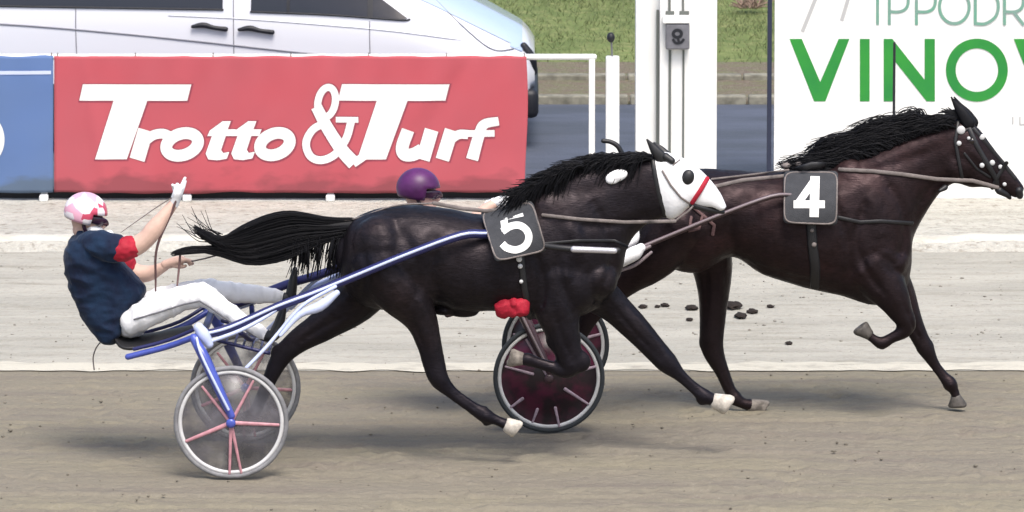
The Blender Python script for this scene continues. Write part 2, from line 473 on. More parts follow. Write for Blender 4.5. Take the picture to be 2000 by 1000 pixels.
def limb(bm, pts, n=4, k=14, flat=1.0, world=False, dinf=0.0):
    """pts: (px, py, Y, radius px[, depth/view ratio])"""
    raw = []
    for p in pts:
        fr = p[4] if len(p) > 4 else flat
        if world: raw.append((p[0], p[1], p[2], p[3], fr))
        else:
            w = W(p[0], p[1], p[2]); raw.append((w.x, w.y, w.z, p[3] * mpp(p[2]) + dinf, fr))
    q = cr(raw, n) if n > 1 else [np.array(x) for x in raw]
    C = [Vector(x[:3]) for x in q]
    R_ = []
    for i, x in enumerate(q):
        t = (C[min(i + 1, len(C) - 1)] - C[max(i - 1, 0)]).normalized()
        yv = Vector((0, 1, 0)) - t * t.y
        if yv.length < 0.15: yv = Vector((1, 0, 0)) - t * t.x
        yv.normalize()
        nv = yv.cross(t).normalized()
        r = max(x[3], 0.001)
        def mk(c, f, nv=nv, yv=yv, r=r, fr=x[4]):
            return [c + nv * (r * f * math.cos(2 * math.pi * j / k)) + yv * (r * f * fr * math.sin(2 * math.pi * j / k)) for j in range(k)]
        if i == 0:
            for a in (0.9, 0.6, 0.25): R_.append(mk(C[0] - t * r * a, math.sqrt(1 - a * a)))
        R_.append(mk(C[i], 1.0))
        if i == len(q) - 1:
            for a in (0.25, 0.6, 0.9): R_.append(mk(C[i] + t * r * a, math.sqrt(1 - a * a)))
    rings(bm, R_)
def blob(bm, px, py, Y, rx, rz, ry, rot=0.0, seg=18):
    """ellipsoid: rx, rz in photo pixels, ry in metres"""
    c = W(px, py, Y); s = mpp(Y)
    mt = Matrix.Translation(c) @ Matrix.Rotation(R(rot), 4, 'Y') @ Matrix.Diagonal((rx * s, ry, rz * s, 1))
    bmesh.ops.create_uvsphere(bm, u_segments=seg, v_segments=max(8, seg // 2), radius=1.0, matrix=mt)
def tube(bm, pts, r, k=8, n=1, world=True):
    pp = [(*p, r) for p in pts]
    limb(bm, pp, n=n, k=k, world=world)
def box(bm, x0, x1, y0, y1, z0, z1, bev=0.0):
    g = bmesh.ops.create_cube(bm, size=1.0, matrix=Matrix.Translation(((x0 + x1) / 2, (y0 + y1) / 2, (z0 + z1) / 2)) @ Matrix.Diagonal((x1 - x0, y1 - y0, z1 - z0, 1)))
    if bev > 0:
        es = list({e for v in g['verts'] for e in v.link_edges})
        bmesh.ops.bevel(bm, geom=es, offset=bev, segments=2, affect='EDGES', profile=0.5)
def bvh_of(o):
    me = o.data; off = root_of(o).location
    return BVHTree.FromPolygons([v.co + off for v in me.vertices], [p.vertices[:] for p in me.polygons])
def hitY(bvh, px, py, fallback):
    d = ray(px, py).normalized()
    h = bvh.ray_cast(CO, d)
    return h[0].y if h[0] is not None else fallback
def drape_strap(bm, bvh, pts, w, fallback, lift=0.006, step=8, thick=0.004):
    """a strap lying on a body: pts in photo pixels, w = width in pixels"""
    dense = []
    for a, b in zip(pts[:-1], pts[1:]):
        L = math.dist(a, b); k = max(2, int(L / step))
        for i in range(k): dense.append((a[0] + (b[0] - a[0]) * i / k, a[1] + (b[1] - a[1]) * i / k))
    dense.append(pts[-1])
    ys = [hitY(bvh, *p, None) for p in dense]
    ys = [fallback if (y is None or abs(y - fallback) > 0.35) else y for y in ys]
    for _ in range(3):
        ys = [ys[0]] + [min(ys[i], (ys[i - 1] + ys[i] + ys[i + 1]) / 3) for i in range(1, len(ys) - 1)] + [ys[-1]]
    P = [(p[0], p[1], y - lift, w / 2, 0.35) for p, y in zip(dense, ys)]
    limb(bm, P, n=1, k=8)

# ---- flat lettering: pieces each a hair further out than the last so nothing overlaps in one plane
class Ink:
    def __init__(self, place, step=0.0006):
        self.bm = bmesh.new(); self.place = place; self.i = 0; self.step = step
    def poly(self, pts):
        self.i += 1
        vs = [self.bm.verts.new((x, y, self.i * self.step)) for x, y in pts]
        f = self.bm.faces.new(vs); f.normal_update()
        bmesh.ops.triangulate(self.bm, faces=[f], ngon_method='EAR_CLIP')
    def stroke(self, pts, w, smooth=0, closed=False, w2=None):
        self.i += 1
        if smooth:
            if closed:
                m_ = len(pts)
                ext = [pts[-2], pts[-1]] + list(pts) + [pts[0], pts[1], pts[2]]
                q = cr(ext, smooth)
                q = q[2 * smooth:(m_ + 2) * smooth]
            else: q = cr(pts, smooth)
            q = [tuple(p) for p in q]
        else: q = [tuple(map(float, p)) for p in pts]
        N = len(q); L, Rr = [], []
        for i in range(N):
            a = q[i - 1] if (i > 0 or closed) else q[i]
            b = q[(i + 1) % N] if (i < N - 1 or closed) else q[i]
            def nrm(u, v):
                d = np.array(v) - np.array(u); l = np.hypot(*d)
                return np.array((-d[1], d[0])) / l if l > 1e-9 else np.zeros(2)
            n1, n2 = nrm(a, q[i]), nrm(q[i], b)
            if not n1.any(): n1 = n2
            if not n2.any(): n2 = n1
            nn = n1 + n2; nn /= np.hypot(*nn); f = 1 / max(0.45, float(nn @ n1))
            t = i / max(1, N - 1)
            hw = (w if w2 is None else w + (w2 - w) * t) / 2 * f
            p = np.array(q[i])
            a_ = p + nn * hw; L.append(self.bm.verts.new((a_[0], a_[1], self.i * self.step)))
            a_ = p - nn * hw; Rr.append(self.bm.verts.new((a_[0], a_[1], self.i * self.step)))
        for i in range(N if closed else N - 1):
            j = (i + 1) % N
            self.bm.faces.new((L[i], L[j], Rr[j], Rr[i]))
    def ring(self, cx, cy, rx, ry, w, slant=0.0, seg=40):
        pts = []
        for i in range(seg):
            t = 2 * math.pi * i / seg
            y = ry * math.sin(t)
            pts.append((cx + rx * math.cos(t) - slant * y, cy + y))
        self.stroke(pts, w, closed=True)
    def done(self, name, m, parent, fine=0):
        if fine:
            bmesh.ops.triangulate(self.bm, faces=self.bm.faces[:])
            for _ in range(5):
                es = [e for e in self.bm.edges if e.calc_length() > fine]
                if not es: break
                bmesh.ops.subdivide_edges(self.bm, edges=es, cuts=1)
                bmesh.ops.triangulate(self.bm, faces=self.bm.faces[:])
        for v in self.bm.verts: v.co = self.place(v.co.x, v.co.y, v.co.z)
        return link_bm(name, self.bm, m, parent, smooth=False, recalc=False)

# ================================================================== THE SETTING
def sheet(name, x0, x1, y0, y1, z, m, nx=1, ny=1, amp=0.0):
    bm = bmesh.new()
    vs = [[bm.verts.new((x0 + (x1 - x0) * i / nx, y0 + (y1 - y0) * j / ny,
                         z + (amp * noise.noise(Vector((x0 + (x1 - x0) * i / nx, (y0 + (y1 - y0) * j / ny) * 2, 0.3)) * 1.3) if amp else 0)))
           for i in range(nx + 1)] for j in range(ny + 1)]
    for j in range(ny):
        for i in range(nx):
            bm.faces.new((vs[j][i], vs[j][i + 1], vs[j + 1][i + 1], vs[j + 1][i]))
    o = link_bm(name, bm, m, smooth=True)
    return tag(o, kind='structure')
def gy(row): return G(1000, row).y
Y_TRACK = gy(724); Y_LINE = gy(709); Y_BANK = gy(492); Y_BANK2 = gy(474); Y_BANNER = gy(392)
Y_ROAD0 = Y_BANNER + 0.35; Y_ROAD1 = gy(204); Y_K1 = gy(192); Y_K2 = gy(158); Y_K3 = gy(150); Y_GRASS = gy(122)
sheet('ground', -900, 900, -300, 1500, -0.06, M['meadow'])
bm = bmesh.new()
xs = [-60.0, -20.0, -7.0] + list(np.linspace(-5, 5, 420)) + [7.0, 20.0, 60.0]
ys = [-48.0, -20.0, -6.0] + list(np.linspace(-2.4, Y_TRACK + .12, 300))
rp_ = random.Random(2)
XX, YY = np.meshgrid(np.array(xs), np.array(ys), indexing='ij'); ZZ = np.zeros_like(XX)
for i_, x in enumerate(xs):
    for j_, y in enumerate(ys):
        ZZ[i_, j_] = .010 * noise.noise(Vector((x * .7, y * 5, 0))) + .008 * noise.noise(Vector((x * 4, y * 9, 3))) + .006 * noise.noise(Vector((x * 13, y * 16, 5)))
for _ in range(420):                      # hoof prints, softened
    cx, cy = rp_.uniform(-5, 5), rp_.uniform(-2.3, Y_TRACK - .1); r_ = rp_.uniform(.04, .075)
    d2 = ((XX - cx) / (r_ * 1.35)) ** 2 + ((YY - cy) / r_) ** 2
    ZZ += -.020 * np.exp(-d2 * 1.2) + .010 * np.exp(-((np.sqrt(d2) - 1.6) / .5) ** 2) * (np.sin(np.arctan2(YY - cy, XX - cx) + 2) > 0)
for cy in (-1.9, -1.0, -.55, .9, 1.95, 3.1, 3.6, 4.7):     # wheel ruts along the track
    wv = cy + .06 * np.sin(XX * .6 + cy * 3)
    ZZ += -.012 * np.exp(-((YY - wv) / .03) ** 2) + .005 * np.exp(-((YY - wv - .06) / .03) ** 2)
ZZ[np.abs(XX) > 5.5] = 0; ZZ[:, :3] = 0; ZZ *= np.clip((Y_TRACK - YY) / .3, 0, 1); ZZ -= .004
g = [[bm.verts.new((XX[i, j], YY[i, j], ZZ[i, j])) for j in range(len(ys))] for i in range(len(xs))]
for i in range(len(xs) - 1):
    for j in range(len(ys) - 1): bm.faces.new((g[i][j], g[i + 1][j], g[i + 1][j + 1], g[i][j + 1]))
tag(link_bm('race_track', bm, M['track'], recalc=False), kind='structure')
bm = bmesh.new(); g = []
for i in range(1201):
    x = -30 + i * .05
    a_ = .05 * noise.noise(Vector((x * .8, 0, 0))) + .08 * noise.noise(Vector((x * 4, 3, 0))); b_ = .07 * noise.noise(Vector((x * .7, 9, 0))) + .07 * noise.noise(Vector((x * 5, 7, 0)))
    g.append((bm.verts.new((x, Y_TRACK + a_, .004)), bm.verts.new((x, (Y_TRACK + Y_LINE) / 2 + .01, .018)), bm.verts.new((x, Y_LINE + b_, .0045))))
for p_, q_ in zip(g[:-1], g[1:]):
    bm.faces.new((p_[0], q_[0], q_[1], p_[1])); bm.faces.new((p_[1], q_[1], q_[2], p_[2]))
tag(link_bm('track_edge_line', bm, M['lime']), kind='structure')
sheet('gravel_verge', -60, 60, Y_TRACK, Y_BANK, 0.0, M['sand'])
# low gravel bank with a pale crest
bm = bmesh.new()
prof = [(Y_BANK, 0.0), (Y_BANK + 0.12, 0.05), (Y_BANK2, 0.075), (Y_BANK2 + 0.25, 0.03), (Y_BANK2 + 0.8, 0.01), (Y_ROAD0, 0.0)]
nx = 400
g = []
for i in range(nx + 1):
    x = -30 + 60 * i / nx
    g.append([bm.verts.new((x, y + 0.04 * noise.noise(Vector((x * 1.5, y, 0))), z + (0.02 * noise.noise(Vector((x * 3, y * 2, 1))) if 0 < j < 5 else 0))) for j, (y, z) in enumerate(prof)])
for i in range(nx):
    for j in range(len(prof) - 1):
        bm.faces.new((g[i][j], g[i + 1][j], g[i + 1][j + 1], g[i][j + 1]))
tag(link_bm('gravel_bank', bm, M['bank']), kind='structure')
bm = bmesh.new(); g = []
for i in range(nx + 1):
    x = -30 + 60 * i / nx
    g.append([bm.verts.new((x, Y_BANK + 0.16 + a_ + 0.05 * noise.noise(Vector((x * 1.5, Y_BANK, 0))), b_ + 0.02 * noise.noise(Vector((x * 3, 4, 1))))) for a_, b_ in ((0, 0.045), (0.02, 0.080), (0.13, 0.088), (0.17, 0.055))])
for i in range(nx):
    for j in range(3): bm.faces.new((g[i][j], g[i + 1][j], g[i + 1][j + 1], g[i][j + 1]))
tag(link_bm('bank_crest', bm, M['crest']), kind='structure')
sheet('road', -60, 60, Y_ROAD0, Y_ROAD1, 0.0, M['road'])
sheet('earth_strip', -60, 60, Y_ROAD1, Y_GRASS, 0.004, M['earth'])
def kerb(y0, y1, h):
    bm = bmesh.new()
    x = -20.0
    while x < 20:
        box(bm, x, x + 0.98, y0, y1, -0.02, h, 0.012); x += 1.0
    tag(link_bm('kerb', bm, M['kerb'], smooth=False), kind='structure')
kerb(Y_ROAD1, Y_ROAD1 + 0.13, 0.07)
kerb(Y_K2, Y_K2 + 0.13, 0.05)
# meadow grass: blades over the strip the photograph sees
bm = bmesh.new()
rnd = random.Random(3)
for i in range(60000):
    x = rnd.uniform(-4.5, 5.5); y = Y_GRASS - 0.1 + rnd.random() ** 0.9 * 10
    den = noise.noise(Vector((x * 0.9, y * 0.5, 0)))
    if rnd.random() > 0.75 + den: continue
    h = rnd.uniform(0.015, 0.055) * (1 + den); a = rnd.uniform(0, 6.28); w = rnd.uniform(0.003, 0.006)
    dx, dy = math.cos(a), math.sin(a); lx, ly = rnd.uniform(-0.05, 0.05), rnd.uniform(-0.05, 0.05)
    v = [bm.verts.new(p) for p in ((x - dx * w, y - dy * w, -0.01), (x + dx * w, y + dy * w, -0.01), (x + lx, y + ly, h))]
    bm.faces.new(v)
tag(link_bm('meadow_grass', bm, M['grass'], recalc=False), kind='stuff', label='short green and dry grass of the meadow beyond the road')['category'] = 'grass'
def crumbs(name, y0, y1, n, rmin, rmax, m, label, seed):
    bm = bmesh.new(); rnd = random.Random(seed)
    i = 0
    while i < n:
        x = rnd.uniform(-5.5, 5.5); y = rnd.uniform(y0, y1)
        if rnd.random() > .45 + 1.3 * noise.noise(Vector((x * .9, y * 1.6, seed))): i += .3; continue
        i += 1
        r_ = rmin + (rmax - rmin) * rnd.random() ** 4
        c = Vector((x, y, r_ * .25)); vs = []
        for k_ in range(6):
            dv = ((1, 0, 0), (0, 1, 0), (-1, 0, 0), (0, -1, 0), (0, 0, .7), (0, 0, -.7))[k_]
            vs.append(bm.verts.new(c + Vector(dv) * r_ * rnd.uniform(.6, 1.5)))
        for a_, b_ in ((0, 1), (1, 2), (2, 3), (3, 0)):
            bm.faces.new((vs[a_], vs[b_], vs[4])); bm.faces.new((vs[b_], vs[a_], vs[5]))
    o = tag(link_bm(name, bm, m), label=label, kind='stuff'); o['category'] = 'loose dirt'
crumbs('track_crumbs', -3.0, Y_TRACK, 1500, .003, .014, M['crumb'], 'loose crumbs of brown dirt strewn over the race track', 4)
crumbs('verge_crumbs', Y_TRACK, Y_BANK, 1500, .003, .014, M['crumb_pale'], 'loose crumbs and small stones strewn over the pale gravel', 8)
# low black strip under the banners
bm = bmesh.new()
box(bm, W(-400, 380, Y_BANNER).x, W(1042, 380, Y_BANNER).x, Y_BANNER + 0.12, Y_BANNER + 0.24, -0.01, 0.07, 0.01)
tag(link_bm('black_strip', bm, M['carblack'], smooth=False), label='low black strip on the ground under the two banners', cat='edging')

# ================================================================== FENCE AND BANNERS
s_b = mpp(Y_BANNER)
def bz(py, Y=None): return W(1000, py, Y_BANNER if Y is None else Y).z
def bx(px, Y=None): return W(px, 300, Y_BANNER if Y is None else Y).x
fe = empty('rail_fence', (bx(645), Y_BANNER + 0.04, 0), 'white tubular rail fence that carries the banners, bare at its right end', 'fence')
bm = bmesh.new()
tube(bm, [(bx(-420), Y_BANNER + 0.05, bz(113)), (bx(1160), Y_BANNER + 0.05, bz(113))], 0.024, 10)
link_bm('rail', bm, M['paint'], fe)
for px in (-195, 85, 365, 645, 1156):
    bm = bmesh.new()
    box(bm, bx(px) - 0.024, bx(px) + 0.024, Y_BANNER + 0.03, Y_BANNER + 0.078, 0.0, bz(108), 0.006)
    link_bm('post', bm, M['paint'], fe, smooth=False)
    bm = bmesh.new()
    box(bm, bx(px) - 0.035, bx(px) + 0.035, Y_BANNER - 0.06, Y_BANNER + 0.029, 0.0, 0.05, 0.012)
    link_bm('foot', bm, M['paint'], fe, smooth=False)
bm = bmesh.new()
box(bm, bx(1022), bx(1062), Y_BANNER - 0.04, Y_BANNER + 0.05, bz(378), bz(364), 0.01)
link_bm('foot', bm, M['paint'], fe, smooth=False)

def cloth_y(px, py):
    x = px / 100.0; v = (py - 108) / 270.0
    y = 0.010 * math.sin(x * 1.3 + v * 1.1) + 0.012 * noise.noise(Vector((x * 0.5, v * 1.2, 2.0)))
    y += 0.010 * noise.noise(Vector((x * 1.4 + v, v * 3, 5.0))) * (0.4 + v)
    y += 0.012 * abs(noise.noise(Vector((x * 0.9 + v * 1.3, v * 1.1 - x * .25, 8.0))))
    y += 0.010 * math.exp(-((x - 9.2 + 1.6 * v) / .22) ** 2) - 0.008 * math.exp(-((x - 1.6 - .5 * v) / .15) ** 2)
    y += 0.006 * math.sin(x * 9 + v * 4) * max(0, 0.18 - v) * 5
    return y
def banner(name, x0, x1, m, label, grp, nx, ragged=2.0):
    o = empty(name, (bx((x0 + x1) / 2), Y_BANNER, 0), label, 'banner', grp)
    bm = bmesh.new(); ny = 40
    vs = []
    for j in range(ny + 1):
        row = []
        for i in range(nx + 1):
            px = x0 + (x1 - x0) * i / nx; py = 108 + 268 * j / ny
            if j == 0: py += ragged * noise.noise(Vector((px * 0.02, 0, 0))) + 1.6 * abs(math.sin(px * 0.035))
            if j == ny: py += 4 * noise.noise(Vector((px * 0.012, 3, 0)))
            w_ = W(px, py, Y_BANNER); w_.y += cloth_y(px, py) - 0.02
            if px > 990 and x1 > 900: w_.x += 0.012 * math.sin(j * 0.12) 
            row.append(bm.verts.new(w_))
        vs.append(row)
    for j in range(ny):
        for i in range(nx):
            bm.faces.new((vs[j][i], vs[j][i + 1], vs[j + 1][i + 1], vs[j + 1][i]))
    c = link_bm('cloth', bm, m, o)
    so = c.modifiers.new('thick', 'SOLIDIFY'); so.thickness = 0.003; so.offset = 0
    return o
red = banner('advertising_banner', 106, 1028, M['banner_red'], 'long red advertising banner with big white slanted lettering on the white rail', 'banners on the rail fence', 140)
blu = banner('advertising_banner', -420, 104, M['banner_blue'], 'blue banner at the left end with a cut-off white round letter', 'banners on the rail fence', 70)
for o_, x0, x1 in ((red, 112, 1024), (blu, -400, 100)):
    for k_ in range(int((x1 - x0) / 150) + 1):
        px = x0 + k_ * (x1 - x0) / int((x1 - x0) / 150)
        bm = bmesh.new(); c_ = W(px, 114, Y_BANNER)
        pts_ = [(c_.x, Y_BANNER + .05 + .036 * math.cos(t_ * math.pi / 6), bz(113) - .016 + .046 * math.sin(t_ * math.pi / 6), .005) for t_ in range(13)]
        limb(bm, pts_, n=1, k=6, world=True)
        link_bm('cable_tie', bm, M['strap'], o_)
def on_banner(off):
    def f(px, py, d):
        w_ = W(px, py, Y_BANNER); w_.y += cloth_y(px, py) - 0.02 - off - d; return w_
    return f
T1 = [(162, 164), (374, 164), (366, 196), (288, 196), (248, 310), (186, 310), (222, 196), (155, 196)]
T2 = [(668, 164), (878, 164), (870, 196), (796, 196), (754, 310), (698, 310), (736, 196), (660, 196)]
def tt(dx): return [(440 + dx, 236), (456 + dx, 236), (450 + dx, 252), (466 + dx, 252), (461 + dx, 265), (446 + dx, 265), (437 + dx, 292), (441 + dx, 298), (453 + dx, 296), (448 + dx, 309), (430 + dx, 312), (412 + dx, 310), (407 + dx, 299), (419 + dx, 265), (410 + dx, 265), (415 + dx, 254)]
def grow(poly, g):
    P = [np.array(p, float) for p in poly]; n = len(P); out = []
    area = sum(P[i][0] * P[(i + 1) % n][1] - P[(i + 1) % n][0] * P[i][1] for i in range(n))
    sg = 1 if area > 0 else -1
    for i in range(n):
        a, b, c = P[i - 1], P[i], P[(i + 1) % n]
        n1 = np.array((b[1] - a[1], a[0] - b[0])); n1 /= np.hypot(*n1)
        n2 = np.array((c[1] - b[1], b[0] - c[0])); n2 /= np.hypot(*n2)
        m_ = n1 + n2; l = np.hypot(*m_); m_ = m_ / l if l > 1e-6 else n1
        out.append(tuple(b + sg * m_ * g / max(0.5, float(m_ @ n1))))
    return out
def trotto(ink, g, dx=0, dy=0):
    def S(p): return [(x + dx, y + dy) for x, y in p]
    ink.poly(S(grow(T1, g))); ink.poly(S(grow(T2, g)))
    ink.stroke(S([(285, 253), (268, 311)]), 30 + 2 * g)
    ink.stroke(S([(284, 274), (300, 263), (318, 260), (334, 266)]), 19 + 2 * g, smooth=5)
    ink.ring(356 + dx, 281 + dy, 30, 22, 23 + 2 * g, 0.35)
    ink.poly(S(grow(tt(-5), g))); ink.poly(S(grow(tt(45), g)))
    ink.ring(537 + dx, 281 + dy, 28, 22, 23 + 2 * g, 0.35)
    # ampersand
    ink.ring(638 + dx, 199 + dy, 17, 29, 14 + 2 * g, 0.12)
    ink.stroke(S([(618, 208), (640, 250), (668, 292), (692, 318)]), 22 + 2 * g, smooth=5, w2=27 + 2 * g)
    ink.stroke(S([(640, 238), (612, 252), (598, 278), (606, 304), (628, 312), (655, 300), (676, 270), (686, 236)]), 15 + 2 * g, smooth=6)
    ink.stroke(S([(656, 233), (700, 233)]), 11 + 2 * g)
    ink.stroke(S([(690, 318), (716, 300)]), 16 + 2 * g)
    # urf
    ink.stroke(S([(797, 253), (786, 285), (790, 300), (806, 301), (824, 292)]), 25 + 2 * g, smooth=5)
    ink.stroke(S([(843, 253), (826, 311)]), 27 + 2 * g)
    ink.stroke(S([(882, 253), (864, 311)]), 27 + 2 * g)
    ink.stroke(S([(880, 272), (896, 262), (914, 262)]), 18 + 2 * g, smooth=4)
    ink.stroke(S([(922, 311), (936, 262), (946, 242), (974, 236)]), 24 + 2 * g, smooth=5, w2=17 + 2 * g)
    ink.stroke(S([(914, 260), (966, 260)]), 13 + 2 * g)
ink = Ink(on_banner(0.0025), 0.00008); trotto(ink, 2.6, 1, 1); ink.done('lettering_edge', M['letter_shade'], red, 14)
ink = Ink(on_banner(0.0050), 0.00008); trotto(ink, 0); ink.done('lettering', M['paint'], red, 14)
ink = Ink(on_banner(0.006)); ink.ring(-32, 272, 28, 38, 26); ink.done('lettering', M['paint'], blu, 14)
# folded seam lines on the blue cloth
ink = Ink(on_banner(0.005)); ink.stroke([(-300, 143), (100, 141)], 7); ink.done('seam', M['paleblue'], blu, 14)

# ================================================================== VAN behind the banner
YV = gy(300)
sv = mpp(YV)
def vx(px): return W(px, 100, YV).x
def vz(py): return W(1000, py, YV).z
van = empty('parked_van', (vx(450), YV + 0.95, 0), 'white van parked on the road behind the red banner', 'van')
NX = vx(1040)
# stations: x, z bottom, z belt, z top, half width bottom, half width belt, half width top
VS = [(NX + 0.02, 0.42, 0.62, 0.76, 0.60, 0.66, 0.55), (NX - 0.06, 0.30, 0.66, 0.86, 0.80, 0.80, 0.66), (NX - 0.22, 0.28, 0.74, 0.95, 0.92, 0.92, 0.74),
      (NX - 0.45, 0.28, 0.86, 1.07, 0.95, 0.95, 0.78), (NX - 0.85, 0.28, 1.02, 1.27, 0.96, 0.95, 0.80), (NX - 1.10, 0.28, 1.10, 1.38, 0.96, 0.95, 0.80),
      (NX - 1.70, 0.28, 1.15, 1.80, 0.96, 0.95, 0.74), (NX - 2.05, 0.28, 1.17, 1.90, 0.96, 0.95, 0.74), (NX - 3.5, 0.28, 1.21, 1.93, 0.96, 0.95, 0.75),
      (NX - 4.9, 0.28, 1.22, 1.91, 0.96, 0.95, 0.74), (NX - 5.12, 0.34, 1.20, 1.80, 0.93, 0.92, 0.70)]
yc = YV + 0.96
def vsec(s, seg=1):
    x, zb, zl, zt, wb, wl, wt = s
    zc = zb + (zl - zb) * 0.72
    pts = [(-wb * 0.92, zb), (-wb, zb + 0.12), (-wb - 0.006, zb + (zl - zb) * 0.4), (-wl - 0.02, zc), (-wl, zl), (-(wl * 0.45 + wt * 0.55), zl + (zt - zl) * 0.62), (-wt, zt - 0.06), (-wt * 0.86, zt)]
    pts = pts + [(0, zt + 0.03)] + [(-a, b) for a, b in pts[::-1]]
    return [Vector((x, yc + a, b)) for a, b in pts]
q = cr(VS, 5)
bm = bmesh.new()
rings(bm, [vsec(s) for s in q])
body = link_bm('body', bm, M['carwhite'], van)
bv = bvh_of(body)
def vside(px, py, lift=0.004):
    d = ray(px, py).normalized(); h = bv.ray_cast(CO, d)
    return (h[0] - d * lift) if h[0] is not None else W(px, py, YV)
def vpatch(name, pts, m, lift=0.006, parent=None, rows=14):
    # fine triangle fan on the body surface
    bm = bmesh.new()
    vs = [bm.verts.new((p[0], p[1], 0)) for p in pts]
    f = bm.faces.new(vs)
    bmesh.ops.triangulate(bm, faces=[f])
    for _ in range(4):
        bmesh.ops.subdivide_edges(bm, edges=[e for e in bm.edges if e.calc_length() > 22], cuts=1)
        bmesh.ops.triangulate(bm, faces=bm.faces[:])
    for v in bm.verts: v.co = vside(v.co.x, v.co.y, lift)
    return link_bm(name, bm, m, parent or van, recalc=False)
# side windows (their lower parts show; the rest rises out of the picture)
vpatch('side_window', [(-110, 8), (120, 12), (435, 17), (436, -70), (-110, -90)], M['glass'])
vpatch('side_window', [(490, 21), (640, 27), (780, 38), (796, 36), (740, -6), (690, -60), (492, -80)], M['glass'])
vpatch('window_pillar', [(718, -70), (728, -70), (728, 35), (718, 34)], M['carblack'], 0.012)
vpatch('window_pillar', [(560, -70), (566, -70), (566, 25), (560, 24)], M['carblack'], 0.012)
# bonnet on the sloping nose
def skin_part(name, test, m, lift):
    me = body.data; bm = bmesh.new(); bm.from_mesh(me)
    for v in bm.verts: v.co += van.location
    bmesh.ops.recalc_face_normals(bm, faces=bm.faces)
    bmesh.ops.delete(bm, geom=[f for f in bm.faces if not test(f)], context='FACES')
    bm.normal_update()
    for v in bm.verts: v.co += v.normal * lift
    return link_bm(name, bm, m, van, recalc=False)
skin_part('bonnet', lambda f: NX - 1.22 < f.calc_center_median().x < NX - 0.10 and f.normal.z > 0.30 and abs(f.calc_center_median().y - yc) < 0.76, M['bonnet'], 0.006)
skin_part('windscreen', lambda f: NX - 1.85 < f.calc_center_median().x < NX - 1.22 and f.normal.z > 0.30 and abs(f.calc_center_median().y - yc) < 0.70, M['glass'], 0.006)
def vline(name, pts, w, m, lift=0.008):
    bm = bmesh.new()
    dense = cr(pts, 10)
    P = [vside(p[0], p[1], lift) for p in dense]
    limb(bm, [(p.x, p.y, p.z, w) for p in P], n=1, k=6, world=True)
    return link_bm(name, bm, m, van)
M['cargap'] = mat('panel_gap', (0.22, 0.22, 0.25), 0.6)
for pts in ([(148, 14), (148, 60), (150, 112)], [(456, -20), (456, 50), (457, 112)], [(722, 42), (722, 75), (723, 112)]):
    vline('door_gap', pts, 0.004, M['cargap'], 0.003)
vline('side_crease', [(-120, 44), (0, 47), (150, 58), (340, 76), (560, 100), (640, 108)], 0.007, M['cargap'], 0.003)
vline('side_crease', [(330, 30), (460, 36), (600, 46), (760, 60), (900, 78)], 0.004, M['carwhite'], 0.003)
vline('window_seal', [(-110, 10), (120, 14), (435, 19)], 0.008, M['carblack'], 0.006)
vline('window_seal', [(490, 23), (640, 29), (780, 39), (800, 38)], 0.008, M['carblack'], 0.006)
vline('bonnet_gap', [(838, -14), (905, 52), (962, 96), (1012, 94)], 0.004, M['cargap'], 0.009)
for hx, hy in ((409, 54), (500, 60)):
    bm = bmesh.new()
    P = [vside(hx + dx, hy + dy, 0.03) for dx, dy in ((-33, -2), (-12, -5), (8, 0), (32, 3))]
    limb(bm, [(p.x, p.y, p.z, r_) for p, r_ in zip(P, (0.014, 0.023, 0.018, 0.020))], n=4, k=10, world=True)
    link_bm('door_handle', bm, M['carblack'], van)
# wing mirror base, headlight, bumper, wheels
vpatch('headlight', [(1016, 66), (1034, 78), (1040, 104), (1022, 108)], M['lamp'], 0.008)
bm = bmesh.new()
box(bm, NX - 0.10, NX + 0.05, yc - 0.80, yc + 0.80, 0.26, 0.50, 0.05)
link_bm('bumper', bm, M['carblack'], van)
bm = bmesh.new()
limb(bm, [(NX - 0.07, yc - 0.66, 0.84, 0.03), (NX - 0.01, yc - 0.66, 0.74, 0.04), (NX + 0.01, yc - 0.62, 0.62, 0.03)], world=True, n=4)
link_bm('front_trim', bm, M['carblack'], van)
for cx in (NX - 0.92, NX - 4.1):
    for side in (-1, 1):
        wl = bmesh.new()
        prof = [(0.0, 0.23), (0.30, 0.24), (0.335, 0.20), (0.34, 0.1), (0.335, 0.02), (0.28, 0.0), (0.0, 0.02)]
        rr = []
        for (rad, yy) in prof:
            rr.append([Vector((cx + max(rad, 0.001) * math.cos(t * math.pi / 16), yc + side * (0.98 - yy), 0.34 + max(rad, 0.001) * math.sin(t * math.pi / 16))) for t in range(32)])
        rings(wl, rr)
        w_o = link_bm('wheel', wl, M['tyre_dark'], van)
        hb = bmesh.new()
        rr = [[Vector((cx + rad * math.cos(t * math.pi / 16), yc + side * yy, 0.34 + rad * math.sin(t * math.pi / 16))) for t in range(32)] for rad, yy in ((0.20, 0.97), (0.19, 0.992), (0.06, 0.985))]
        rings(hb, rr)
        link_bm('rim', hb, M['rim'], w_o)

